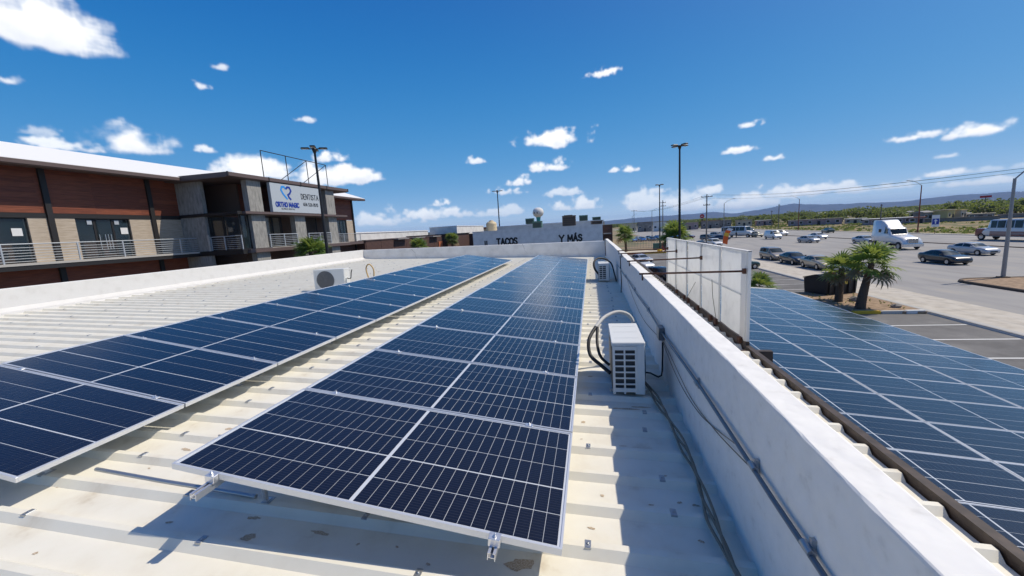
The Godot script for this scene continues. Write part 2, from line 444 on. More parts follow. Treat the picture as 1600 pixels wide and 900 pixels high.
	mat("ink", 0.018, 0.022, 0.03, 0.6)
	mat("letter_black", 0.01, 0.01, 0.012, 0.6)
	mat("paint_white", 0.66, 0.66, 0.64, 0.8)
	mat("paint_yellow", 0.66, 0.40, 0.03, 0.8)
	mat("kerb", 0.46, 0.45, 0.42, 0.85)
	mat("kerb_dark", 0.10, 0.075, 0.055, 0.9)
	mat("tyre", 0.015, 0.015, 0.016, 0.9)
	mat("rim", 0.45, 0.46, 0.48, 0.35, 0.8)
	mat("car_glass", 0.014, 0.024, 0.028, 0.05, 0.0, 0.5)
	mat("lamp_lens", 0.7, 0.72, 0.74, 0.12)
	mat("tail_red", 0.25, 0.01, 0.01, 0.3)
	mat("trim_black", 0.014, 0.014, 0.015, 0.6)
	mat("chrome", 0.62, 0.63, 0.65, 0.22, 0.9)
	mat("sign_white", 0.72, 0.72, 0.72, 0.6)
	mat("sign_red", 0.42, 0.02, 0.02, 0.6)
	mat("flag_orange", 0.75, 0.13, 0.02, 0.8)
	mat("flag_yellow", 0.75, 0.45, 0.05, 0.8)
	mat("teal", 0.02, 0.28, 0.26, 0.6)
	mat("tank_beige", 0.58, 0.47, 0.29, 0.6)
	mat("unit_green", 0.05, 0.12, 0.10, 0.7)
	mat("unit_brown", 0.055, 0.042, 0.035, 0.7)
	mat("roof_grey", 0.27, 0.265, 0.26, 0.85)
	mat("roof_rust", 0.24, 0.10, 0.075, 0.85)
	mat("dumpster_black", 0.013, 0.014, 0.016, 0.55)
	mat("sticker_yellow", 0.6, 0.45, 0.06, 0.6)
	mat("lamp_off", 0.5, 0.5, 0.48, 0.3)
	mat("rock", 0.24, 0.22, 0.20, 0.9)
	mat("brick_orange", 0.42, 0.13, 0.06, 0.85)
	for p in [["white", 0.72, 0.72, 0.71], ["silver", 0.42, 0.43, 0.45], ["light_blue", 0.36, 0.41, 0.47], ["black", 0.012, 0.013, 0.017], ["navy", 0.02, 0.035, 0.075], ["grey", 0.13, 0.135, 0.145], ["green", 0.01, 0.045, 0.04], ["beige", 0.40, 0.35, 0.26], ["maroon", 0.085, 0.022, 0.018], ["champagne", 0.30, 0.26, 0.21], ["blue", 0.03, 0.13, 0.38], ["red", 0.33, 0.02, 0.02], ["bus_white", 0.60, 0.60, 0.60], ["bus_red", 0.16, 0.03, 0.03]]:
		var m := mat("car_" + p[0], p[1], p[2], p[3], 0.35, 0.15)
		m.clearcoat_enabled = true
		m.clearcoat = 1.0
		m.clearcoat_roughness = 0.06
	for p in [["palm_green", 0.075, 0.155, 0.025], ["palm_dark", 0.04, 0.095, 0.022], ["palm_light", 0.16, 0.22, 0.05], ["leaf_a", 0.075, 0.085, 0.032], ["leaf_b", 0.055, 0.066, 0.032], ["leaf_c", 0.10, 0.115, 0.034], ["leaf_d", 0.032, 0.046, 0.024], ["weed", 0.11, 0.105, 0.035]]:
		var m := mat(p[0], p[1], p[2], p[3], 0.6)
		m.backlight_enabled = true
		m.backlight = Color(0.5, 0.55, 0.25)
		m.cull_mode = BaseMaterial3D.CULL_DISABLED

func _ready() -> void:
	rng.seed = 1
	# camera
	var cam := Camera3D.new()
	cam.name = "camera"
	cam.basis = Basis.from_euler(Vector3(-0.1453, 0.2038, -0.0608), EULER_ORDER_YXZ)
	cam.fov = rad_to_deg(2.0 * atan(450.0 / 617.0))
	cam.near = 0.05
	cam.far = 40000.0
	add_child(cam)
	cam.current = true
	# sky, haze, exposure
	var env := Environment.new()
	env.background_mode = Environment.BG_SKY
	var sky := Sky.new()
	var pano := PanoramaSkyMaterial.new()
	pano.panorama = make_sky()
	sky.sky_material = pano
	env.sky = sky
	env.tonemap_mode = Environment.TONE_MAPPER_LINEAR
	env.tonemap_exposure = 1.3
	env.sdfgi_enabled = true
	env.ssao_enabled = true
	env.ssil_enabled = true
	env.fog_enabled = true
	env.fog_density = 0.00007
	env.fog_light_color = Color(0.54, 0.75, 1.0)
	var we := WorldEnvironment.new()
	we.name = "world_environment"
	we.environment = env
	add_child(we)
	# sun: from the right and a little ahead, 53 degrees high
	var sun := DirectionalLight3D.new()
	sun.name = "sun"
	sun.basis = Basis.looking_at(-Vector3(0.70, 1.0, -0.25), Vector3.UP)
	sun.light_energy = 0.98
	sun.light_angular_distance = 0.5
	sun.light_color = Color(1.0, 0.955, 0.88)
	sun.shadow_enabled = true
	add_child(sun)
	make_materials()
	build_land()
	build_own_building()
	build_solar()
	build_canopy()
	build_screen()
	build_roof_things()
	build_left_building()
	build_taco_building()
	build_poles()
	build_vehicles()
	build_plants()
	build_lot_things()
	build_town()

# ---------------------------------------------------------------- land, roads
func flat(called: String, x0: float, x1: float, z0: float, z1: float, y: float, m: Material) -> void:
	var s := mb()
	quad(s, Vector3(x0, y, z1), Vector3(x0, y, z0), Vector3(x1, y, z0), Vector3(x1, y, z1))
	struct(called, s, m)

func build_land() -> void:
	flat("ground", -11600, 11600, -11600, 11600, GY - 0.012, M.desert)
	flat("parking_lot", -27, 17.7, -84, 30, GY - 0.006, M.asphalt)
	flat("verge", 67.2, 128, -420, 40, GY - 0.006, M.verge)
	flat("road", 20.9, 66, -420, 40, GY, M.road_asphalt)
	# pavement beside the road, a real step with a rounded kerb face; one slab per bay
	var s := mb()
	box(s, Vector3(17.7, GY - 0.1, -70), Vector3(20.9, GY + 0.11, 30))
	var walk := struct("pavement", s, M.concrete_walk)
	for i in 22:
		var z := -4.0 - i * 3.0
		var t := mb()
		cbox(t, Vector3(17.99, GY + 0.10, z - 2.988), Vector3(20.88, GY + 0.122, z), 0.006)
		part(walk, "paving_slab", t, M.concrete_walk)
	for i in 24:
		var z := -3.0 - i * 2.5
		var t := mb()
		var poly := PackedVector2Array([Vector2(17.62, GY - 0.01), Vector2(17.66, GY + 0.06), Vector2(17.76, GY + 0.125), Vector2(17.975, GY + 0.14), Vector2(17.975, GY - 0.01)])
		prism(t, poly, z - 2.49, z)
		part(walk, "kerb_stone", t, M.kerb)
	# kerb along the far side and the low divider between the carriageways
	s = mb()
	box(s, Vector3(66, GY - 0.1, -420), Vector3(67.2, GY + 0.12, 40))
	struct("kerb_beyond_road", s, M.concrete_walk)
	s = mb()
	box(s, Vector3(50.6, GY - 0.05, -400), Vector3(51.0, GY + 0.09, -20))
	struct("road_divider", s, M.kerb_dark)
	# bay lines
	for i in 5:
		var z := -22.25 + i * 2.47
		var t := mb()
		quad(t, Vector3(12.6, GY + 0.001, z + 0.06), Vector3(12.6, GY + 0.001, z - 0.06), Vector3(17.55, GY + 0.001, z - 0.16), Vector3(17.55, GY + 0.001, z - 0.04))
		struct("parking_line", t, M.paint_white)
	for i in 9:
		var z := -33.5 - i * 2.6
		var t := mb()
		quad(t, Vector3(12.9, GY + 0.001, z + 0.05), Vector3(12.9, GY + 0.001, z - 0.05), Vector3(17.5, GY + 0.001, z - 0.05), Vector3(17.5, GY + 0.001, z + 0.05))
		struct("parking_line", t, M.paint_white)
	# planter with palms and the island with the lamp
	s = mb()
	prism(s, PackedVector2Array([Vector2(14.25, 25.0), Vector2(17.6, 24.75), Vector2(17.65, 31.5), Vector2(13.9, 31.6)]), 0.0, 0.13, Transform3D(Basis(Vector3(1, 0, 0), Vector3(0, 0, -1), Vector3(0, 1, 0)), Vector3(0, GY, 0)))
	var bed := struct("planter_ground", s, M.dirt)
	s = mb()
	cbox(s, Vector3(14.2, GY, -25.05), Vector3(15.55, GY + 0.17, -24.85), 0.03)
	part(bed, "kerb_stone", s, M.paint_yellow)
	s = mb()
	cbox(s, Vector3(15.56, GY, -25.03), Vector3(16.7, GY + 0.16, -24.83), 0.03)
	part(bed, "kerb_stone", s, M.kerb)
	s = mb()
	cbox(s, Vector3(16.71, GY, -25.02), Vector3(17.6, GY + 0.18, -24.78), 0.03)
	part(bed, "kerb_stone", s, M.paint_white)
	s = mb()
	cbox(s, Vector3(13.85, GY, -31.6), Vector3(14.1, GY + 0.17, -25.05), 0.03)
	part(bed, "kerb_stone", s, M.kerb)
	s = mb()
	var isl := PackedVector2Array()
	for i in 9:
		var a := PI / 2 + PI / 2 * i / 8.0
		isl.append(Vector2(28.0 + cos(a) * 1.4, 34.2 + sin(a) * 1.4))
	isl.append(Vector2(26.6, -20))
	isl.append(Vector2(31.4, -20))
	isl.append(Vector2(31.4, 35.6))
	prism(s, isl, 0.0, 0.12, Transform3D(Basis(Vector3(1, 0, 0), Vector3(0, 0, -1), Vector3(0, 1, 0)), Vector3(0, GY, 0)))
	var island := struct("island_ground", s, M.dirt)
	s = mb()
	var path := []
	path.append(Vector3(31.4, GY + 0.07, -35.6))
	for i in 9:
		var a := PI / 2 + PI / 2 * i / 8.0
		path.append(Vector3(28.0 + cos(a) * 1.45, GY + 0.07, -34.2 - sin(a) * 1.45))
	path.append(Vector3(26.55, GY + 0.07, 20))
	tube(s, path, 0.12, 0.12, 6)
	part(island, "kerb", s, M.kerb_dark)
	# strip of raised planting with a yellow kerb at the end of the lot
	s = mb()
	box(s, Vector3(3.0, GY - 0.05, -84), Vector3(17.6, GY + 0.13, -76.3))
	var strip := struct("planting_strip", s, M.concrete_walk)
	bpart(strip, "kerb", Vector3(9.5, GY, -76.3), Vector3(15.5, GY + 0.18, -76.0), M.paint_yellow)
	bpart(strip, "kerb", Vector3(3.0, GY, -76.3), Vector3(9.4, GY + 0.16, -76.02), M.brick_orange)
	# hills on the skyline
	var az := [-70.0, -50.0, -30.0, -15.0, -2.0, 3.2, 6.6, 9.9, 13.0, 15.2, 18.0, 20.1, 21.4, 23.0, 23.9, 25.1, 27.4, 29.5, 32.0, 33.4, 34.8, 36.0, 36.9, 37.7, 38.6, 39.5, 40.6, 44.0, 50.0, 60.0, 75.0, 95.0]
	var el := [2.0, 2.0, 3.0, 3.0, 5.0, 9.5, 11.6, 12.2, 11.8, 14.0, 7.2, 11.3, 13.5, 17.8, 19.6, 15.9, 12.8, 11.3, 9.7, 9.0, 11.8, 12.8, 13.4, 13.0, 12.8, 13.1, 11.6, 12.0, 13.0, 14.0, 10.0, 8.0]
	var fn := FastNoiseLite.new()
	fn.seed = 3
	fn.frequency = 0.35
	fn.fractal_octaves = 4
	s = mb()
	var grid := []
	for i in 331:
		var a := -70.0 + 0.5 * i
		var k := 0
		while k < az.size() - 2 and a > az[k + 1]:
			k += 1
		var top: float = lerpf(el[k], el[k + 1], smoothstep(0, 1, (a - az[k]) / (az[k + 1] - az[k]))) / 1000.0
		var row := []
		for j in 7:
			var t := j / 6.0
			var dist := lerpf(8200.0, 11500.0, t) + fn.get_noise_2d(a, 50.0 + j * 3) * 500.0
			var hgt: float = top * 10800.0 * pow(sin(minf(t * 1.25, 1.0) * PI / 2), 1.5) * (1.0 + 0.22 * fn.get_noise_2d(a * 3.0, j * 7.0) * (1.0 - t * 0.6))
			row.append(Vector3(sin(deg_to_rad(a)) * dist, GY - 20.0 + 26.0 * t + hgt, -cos(deg_to_rad(a)) * dist))
		grid.append(row)
	for i in 330:
		for j in 6:
			quad(s, grid[i][j], grid[i][j + 1], grid[i + 1][j + 1], grid[i + 1][j], 1)
	struct("mountains", s, M.mountain)

# ---------------------------------------------------------------- the building we stand on
func build_own_building() -> void:
	var b := thing("shop_building", "low shop building with ribbed cream metal roof and white parapets under the panels", "building")
	var s := mb()
	box(s, Vector3(-14.0, GY, -22.4), Vector3(-13.86, -1.45, 2.5))
	box(s, Vector3(0.74, GY, -22.6), Vector3(0.9, -1.86, 2.5))
	box(s, Vector3(-13.86, GY, -22.45), Vector3(0.74, -1.95, -22.3))
	box(s, Vector3(-13.86, GY, 2.35), Vector3(0.74, -1.95, 2.5))
	part(b, "wall", s, M.white_wall)
	# ribbed metal roof: every sheet spans three ribs and laps over the next
	var x0 := -13.86
	var x1 := 2.02
	s = mb()
	quad(s, Vector3(x0, roof_y(x0) - 0.05, 2.4), Vector3(x0, roof_y(x0) - 0.05, -22.3), Vector3(x1, roof_y(x1) - 0.05, -22.3), Vector3(x1, roof_y(x1) - 0.05, 2.4))
	var roof := part(b, "roof", s, M.dark_steel)
	var p := 0.33
	var prof := []
	for k in 3:
		var c := -k * p
		prof.append_array([Vector2(c + 0.060, 0.0), Vector2(c + 0.020, 0.042), Vector2(c - 0.020, 0.042), Vector2(c - 0.060, 0.0)])
	prof.append(Vector2(-3 * p + 0.062, 0.0015))
	prof.append(Vector2(-3 * p + 0.0215, 0.0445))
	prof.append(Vector2(-3 * p - 0.0215, 0.0445))
	prof.append(Vector2(-3 * p - 0.063, 0.006))
	s = mb()
	var segs := 3
	for i in prof.size() - 1:
		var q: Vector2 = prof[i]
		var r: Vector2 = prof[i + 1]
		for k in segs:
			var xa := lerpf(x0, x1, k / float(segs))
			var xb := lerpf(x0, x1, (k + 1) / float(segs))
			quad(s, Vector3(xa, roof_y(xa) + q.y, q.x), Vector3(xa, roof_y(xa) + r.y, r.x), Vector3(xb, roof_y(xb) + r.y, r.x), Vector3(xb, roof_y(xb) + q.y, q.x))
	var sheet := done(s)
	for i in 25:
		inst(roof, "roof_sheet", sheet, M.roof_metal, Transform3D(Basis.IDENTITY, Vector3(0, 0, 2.01 - i * 3 * p)))
	# clips screwed to the ribs
	s = mb()
	cbox(s, Vector3(-0.018, 0, -0.03), Vector3(0.018, 0.004, 0.026), 0.003)
	box(s, Vector3(-0.018, -0.03, 0.026), Vector3(0.018, 0.003, 0.029))
	lathe(s, [Vector2(0.008, 0.004), Vector2(0.008, 0.009), Vector2(0.0, 0.010)], 6)
	var clip := done(s)
	var far := mb()
	for j in 66:
		for i in 11:
			var z := 0.03 - j * p
			var x := 0.42 - i * 1.32 - (0.5 if j % 3 == 0 else 0.0) + rng.randf_range(-0.03, 0.03)
			if x < -13.4 or (j % 2 == 1 and x < -4.0):
				continue
			var xf := Transform3D(Basis(Vector3.BACK, -0.036), Vector3(x, roof_y(x) + 0.0425, z))
			if z > -7.5:
				inst(roof, "roof_clip", clip, M.galvanised, xf)
			else:
				far.append_from(clip, 0, xf)
	var fo := inst(roof, "roof_clips", far.commit(), M.galvanised)
	fo.set_meta("kind", "stuff")
	# rust spots, scraped paint and drips on the sheets
	rng.seed = 77
	var spots := [[-0.42, -1.80, 0.09, 0.05], [-2.02, -1.72, 0.06, 0.03], [-2.12, -1.86, 0.05, 0.02], [-1.62, -1.82, 0.08, 0.016], [0.27, -3.72, 0.14, 0.03], [0.42, -3.78, 0.10, 0.02], [-0.05, -2.12, 0.025, 0.012], [0.02, -2.42, 0.02, 0.012],  [-3.35, -2.45, 0.06, 0.02], [-3.3, -2.8, 0.05, 0.02], [-1.35, -1.78, 0.012, 0.012], [-1.12, -1.80, 0.013, 0.01], [-0.9, -1.72, 0.015, 0.012], [-2.62, -1.74, 0.03, 0.012], [0.55, -2.12, 0.02, 0.015], [0.5, -2.35, 0.018, 0.016], [0.6, -2.42, 0.02, 0.014], [0.46, -2.7, 0.016, 0.012], [0.32, -2.38, 0.03, 0.006], [0.2, -3.05, 0.04, 0.006], [-0.12, -3.4, 0.03, 0.02], [-0.06, -4.6, 0.04, 0.02]]
	for i in 26:
		spots.append([rng.randf_range(-5.0, 0.7), rng.randf_range(-5.5, -1.4), rng.randf_range(0.004, 0.02), rng.randf_range(0.004, 0.012)])
	for d in spots:
		# keep spots on the pans
		var zc: float = d[1]
		var ph := fposmod(zc + 0.0, p)
		if ph < 0.06:
			zc += 0.08
		elif ph > p - 0.06:
			zc -= 0.08
		var t := mb()
		# a worn patch with a soft outline and a few crumbs beside it
		for blob in 1:
			var n := 15
			var ring := []
			var f1 := rng.randf() * TAU
			var f2 := rng.randf() * TAU
			var sc := 1.0 if blob == 0 else rng.randf_range(0.08, 0.3)
			var cx: float = d[0] if blob == 0 else d[0] + rng.randf_range(-1.6, 1.6) * d[2]
			var cz: float = zc if blob == 0 else zc + rng.randf_range(-1.3, 1.3) * d[3]
			var h := 0.0022 + blob * 0.0003
			for k in n:
				var a := TAU * k / n
				var r := (0.78 + 0.2 * sin(2.0 * a + f1) + 0.13 * sin(5.0 * a + f2)) * sc
				var x: float = cx + cos(a) * d[2] * r
				ring.append(Vector3(x, roof_y(x) + h, cz + sin(a) * d[3] * r))
			for k in n:
				tri(t, Vector3(cx, roof_y(cx) + h, cz), ring[k], ring[(k + 1) % n])
		part(roof, "rust_spot", t, M.stain)
	# parapets, with a hand-trowelled wavy top edge
	var wn := FastNoiseLite.new()
	wn.seed = 8
	wn.frequency = 4.5
	wn.fractal_octaves = 4
	s = mb()
	var prev := []
	for i in 1001:
		var z := 2.5 - i * 0.025
		var top := -0.845 + 0.0045 * minf(-z, 14.0)
		var w1 := wn.get_noise_2d(z, 0.0) * 0.007
		var w2 := wn.get_noise_2d(z, 90.0) * 0.007
		var xi := 0.76 + wn.get_noise_2d(z * 0.15, 5.0) * 0.008
		var row := [Vector3(xi, -1.95, z), Vector3(xi, top - 0.012 + w2 * 0.6, z), Vector3(xi + 0.002 + w1 * 0.5, top - 0.004 + w1 * 0.6, z), Vector3(xi + 0.007 + absf(w2), top, z), Vector3(0.893 - absf(w1), top + 0.001, z), Vector3(0.900 + w2 * 0.4, top - 0.003, z), Vector3(0.902, top - 0.012, z), Vector3(0.902, -1.95, z)]
		if i > 0:
			for k in 7:
				quad(s, prev[k], prev[k + 1], row[k + 1], row[k], -1)
		if i == 0 or i == 1000:
			for k in 6:
				tri(s, row[0], row[k + 1], row[k + 2])
		prev = row
	var right := part(b, "parapet", s, M.stucco)
	right.set_meta("label", "long white stucco parapet beside the canopy")
	s = mb()
	prev = []
	for i in 26:
		var z := 2.5 - i * 0.995
		var row := [Vector3(-14.05, -1.6, z), Vector3(-14.05, -0.68, z), Vector3(-14.03, -0.66, z), Vector3(-13.89, -0.66, z), Vector3(-13.87, -0.68, z), Vector3(-13.86 + wn.get_noise_2d(z, 3) * 0.02, -1.12, z), Vector3(-13.72, -1.21, z), Vector3(-13.45 + wn.get_noise_2d(z * 4, 7) * 0.12, roof_y(-13.5) + 0.048, z), Vector3(-13.45, roof_y(-13.45) - 0.02, z)]
		if i > 0:
			for k in 8:
				quad(s, row[k], row[k + 1], prev[k + 1], prev[k])
		prev = row
	part(b, "parapet", s, M.coating)
	s = mb()
	var la := [Vector2(-22.3, 0.0), Vector2(-22.3, 0.60), Vector2(-22.32, 0.62), Vector2(-22.44, 0.62), Vector2(-22.46, 0.60), Vector2(-22.46, -0.1)]
	for i in la.size() - 1:
		var q: Vector2 = la[i]
		var r: Vector2 = la[i + 1]
		quad(s, Vector3(0.72, roof_y(0.72) - 0.1 + q.y * 1.63, q.x), Vector3(-13.86, roof_y(-13.86) + q.y * 0.95, q.x), Vector3(-13.86, roof_y(-13.86) + r.y * 0.95, r.x), Vector3(0.72, roof_y(0.72) - 0.1 + r.y * 1.63, r.x))
	box(s, Vector3(0.715, -1.9, -22.455), Vector3(0.722, -0.79, -22.305))
	part(b, "parapet", s, M.grey_stucco)
	# cracks in the end parapet
	for d in [[-3.9, -1.0], [-10.6, -0.95]]:
		var t := mb()
		var pts := []
		for k in 6:
			pts.append(Vector3(d[0] + rng.randf_range(-0.05, 0.05) + k * 0.06, d[1] + 0.18 - k * 0.12, -22.302))
		tube(t, pts, 0.008, 0.004, 4)
		part(b, "crack", t, M.ink)
	# steel channel along the eave and its outriggers
	s = mb()
	var ch := PackedVector2Array([Vector2(2.035, -1.98), Vector2(2.035, -1.765), Vector2(2.10, -1.765), Vector2(2.10, -1.775), Vector2(2.045, -1.775), Vector2(2.045, -1.97), Vector2(2.10, -1.97), Vector2(2.10, -1.98)])
	prism(s, ch, -22.4, 2.4)
	part(b, "eave_channel", s, M.brown_steel)
	s = mb()
	box(s, Vector3(1.95, -1.96, -5.70), Vector3(2.32, -1.80, -5.62))
	part(b, "outrigger", s, M.brown_steel)
	s = mb()
	box(s, Vector3(1.95, -1.96, -11.72), Vector3(2.32, -1.80, -11.64))
	part(b, "outrigger", s, M.brown_steel)

# ---------------------------------------------------------------- solar panels
var frame_mesh: ArrayMesh
var back_mesh: ArrayMesh
var glass_mesh: ArrayMesh
var cell_mesh: ArrayMesh
var cells_mesh: ArrayMesh

func cell_spots() -> Array:
	var out := []
	for half in 2:
		for i in 15:
			for j in 5:
				# the wide gap lies between the second and third string
				var x := -0.026 - half * 1.117 - (0.006 if half else 0.0) - i * 0.0734
				var z := -0.022 - j * 0.2105 - (0.006 if j > 1 else 0.0)
				out.append(Vector3(x - 0.0357, -0.0052, z - 0.1030))
	return out

func panel_meshes() -> void:
	var s := mb()
	var c := 0.012
	for e in [[0.0, -PW, 0.0, -c], [0.0, -PW, -PD + c, -PD], [0.0, -c, -c, -PD + c], [-PW + c, -PW, -c, -PD + c]]:
		cbox(s, Vector3(e[1], -0.036, e[3]), Vector3(e[0], 0.0, e[2]), 0.0012)
	frame_mesh = done(s)
	s = mb()
	box(s, Vector3(-PW + c, -0.010, -PD + c), Vector3(-c, -0.0062, -c))
	back_mesh = done(s)
	s = mb()
	quad(s, Vector3(-PW + c, -0.002, -c), Vector3(-PW + c, -0.002, -PD + c), Vector3(-c, -0.002, -PD + c), Vector3(-c, -0.002, -c))
	glass_mesh = done(s)
	s = mb()
	var hx := 0.0352
	var hz := 0.1020
	var t := 0.0008
	var pts := [Vector3(-hx, t, hz), Vector3(-hx, t, -hz), Vector3(hx, t, -hz), Vector3(hx, t, hz)]
	var uvs := [Vector2(0, 1), Vector2(0, 0), Vector2(1, 0), Vector2(1, 1)]
	for k in [0, 1, 2, 0, 2, 3]:
		s.set_smooth_group(-1)
		s.set_uv(uvs[k])
		s.add_vertex(pts[k])
	for k in 4:
		var a: Vector3 = pts[k]
		var b: Vector3 = pts[(k + 1) % 4]
		for v in [[a, 0], [a - Vector3(0, t, 0), 0], [b - Vector3(0, t, 0), 0], [a, 0], [b - Vector3(0, t, 0), 0], [b, 0]]:
			s.set_smooth_group(-1)
			s.set_uv(Vector2(0.5, 0.01))
			s.add_vertex(v[0])
	cell_mesh = done(s)
	var all := mb()
	for p in cell_spots():
		all.append_from(cell_mesh, 0, Transform3D(Basis.IDENTITY, p))
	cells_mesh = all.commit()

func solar_panel(xf: Transform3D, label: String, group: String, cell_parts: bool) -> void:
	var o := thing("solar_panel", label, "solar panel", xf, group)
	inst(o, "frame", frame_mesh, M.frame_alu)
	var back := inst(o, "backsheet", back_mesh, M.backsheet)
	var v := rng.randi() % 3
	if cell_parts:
		for p in cell_spots():
			inst(back, "cell", cell_mesh, M["cell_%d" % v], Transform3D(Basis.IDENTITY, p))
	else:
		var c := inst(back, "cells", cells_mesh, M["cell_%d" % v])
		c.set_meta("kind", "stuff")
	inst(o, "glass", glass_mesh, M.panel_glass)

func tilted(x: float, y: float, z: float, t: float) -> Transform3D:
	return Transform3D(Basis(Vector3.BACK, -t), Vector3(x, y, z))

func build_solar() -> void:
	panel_meshes()
	var rows := [[-0.1811, -1.5293, -1.6908, 0.1327, "the row beside the air conditioner", 4], [-3.7194, -1.4016, -1.6753, 0.1601, "the row farther from the parapet", 3]]
	for r in 2:
		var d: Array = rows[r]
		for i in 15:
			var xf := tilted(d[0], d[1], d[2] - i * PITCH, d[3] + rng.randf_range(-0.003, 0.003))
			solar_panel(xf, "navy solar panel, %s from the near end of %s" % [ORD[i], d[4]], "solar panels on the roof", i < d[5])
	# mounting rails under the panels, with legs, clamps between panels and end clamps
	var clamp := mb()
	cbox(clamp, Vector3(-0.03, -0.002, -0.02), Vector3(0.03, 0.004, 0.02), 0.002)
	lathe(clamp, [Vector2(0.009, 0.004), Vector2(0.009, 0.012), Vector2(0.004, 0.012), Vector2(0.004, 0.022), Vector2(0.0, 0.022)], 6)
	box(clamp, Vector3(-0.02, -0.04, -0.006), Vector3(0.02, -0.002, 0.006))
	var clamp_mesh := done(clamp)
	var endc := mb()
	cbox(endc, Vector3(-0.03, -0.038, 0.002), Vector3(0.03, 0.004, 0.035), 0.002)
	box(endc, Vector3(-0.03, 0.0005, -0.012), Vector3(0.03, 0.004, 0.002))
	lathe(endc, [Vector2(0.009, 0.004), Vector2(0.009, 0.012), Vector2(0.004, 0.012), Vector2(0.004, 0.024), Vector2(0.0, 0.024)], 6, Transform3D(Basis.IDENTITY, Vector3(0, 0, 0.016)))
	var end_mesh := done(endc)
	for r in 2:
		var d: Array = rows[r]
		for k in 2:
			var along: float = [0.33, 1.98][k]
			var base := tilted(d[0], d[1], d[2], d[3]) * Transform3D(Basis.IDENTITY, Vector3(-along, 0, 0))
			var o := thing("mounting_rail", "aluminium rail under the %s edge of %s" % [["lower", "raised"][k], d[4]], "rail", base, "rails under the roof panels")
			var s := mb()
			var ln := 15 * PITCH + 0.1
			for b in [[-0.02, -0.016, -0.078, -0.0375], [0.016, 0.02, -0.078, -0.0375], [-0.016, 0.016, -0.064, -0.060], [-0.016, -0.006, -0.0415, -0.0375], [0.006, 0.016, -0.0415, -0.0375]]:
				box(s, Vector3(b[0], b[2], -ln), Vector3(b[1], b[3], [0.075, 0.13][k]))
			part(o, "rail", s, M.aluminium)
			inst(o, "end_clamp", end_mesh, M.aluminium)
			for i in 14:
				inst(o, "clamp", clamp_mesh, M.aluminium, Transform3D(Basis.IDENTITY, Vector3(0, 0.001, -(i + 1) * PITCH + 0.009)))
			# legs drop plumb to a rib
			for i in 11:
				var z := -0.25 - i * 1.65
				var wz: float = d[2] + z
				wz = roundf((wz - 0.03) / 0.33) * 0.33 + 0.03 - 0.02
				var top: Vector3 = base * Vector3(0.0, -0.05, wz - d[2])
				var y := roof_y(top.x) + 0.045
				var t := mb()
				var inv := base.affine_inverse()
				box(t, Vector3(top.x + 0.022, y, wz - 0.02), Vector3(top.x + 0.027, top.y + 0.008, wz + 0.02), inv)
				box(t, Vector3(top.x + 0.027, y, wz - 0.02), Vector3(top.x + 0.055, y + 0.005, wz + 0.02), inv)
				if k == 1:
					box(t, Vector3(top.x + 0.027, y + 0.005, wz - 0.012), Vector3(top.x + 0.034, top.y - 0.02, wz + 0.012), inv)
				part(o, "leg", t, M.aluminium)
				var f := mb()
				cbox(f, Vector3(top.x + 0.014, y - 0.0005, wz - 0.032), Vector3(top.x + 0.075, y + 0.002, wz + 0.032), 0.001, inv)
				part(o, "foot", f, M.galvanised)
	# loose conduit lying between the rows
	var s := mb()
	tube(s, [Vector3(-3.62, roof_y(-3.62) + 0.075, -2.02), Vector3(-3.0, roof_y(-3.0) + 0.062, -2.0), Vector3(-2.35, roof_y(-2.35) + 0.062, -1.975), Vector3(-2.2, roof_y(-2.2) + 0.06, -1.97)], 0.014)
	tag(part(self, "wiring_conduit", s, M.galvanised), "thin galvanised conduit lying on the roof between the two panel rows", "conduit")
	s = mb()
	tube(s, [Vector3(-3.2, roof_y(-3.2) + 0.05, -2.62), Vector3(-2.9, roof_y(-2.9) + 0.05, -2.615)], 0.006)
	tag(part(self, "metal_rod", s, M.wrap_white), "short pale rod on the roof beside the second panel row", "rod")

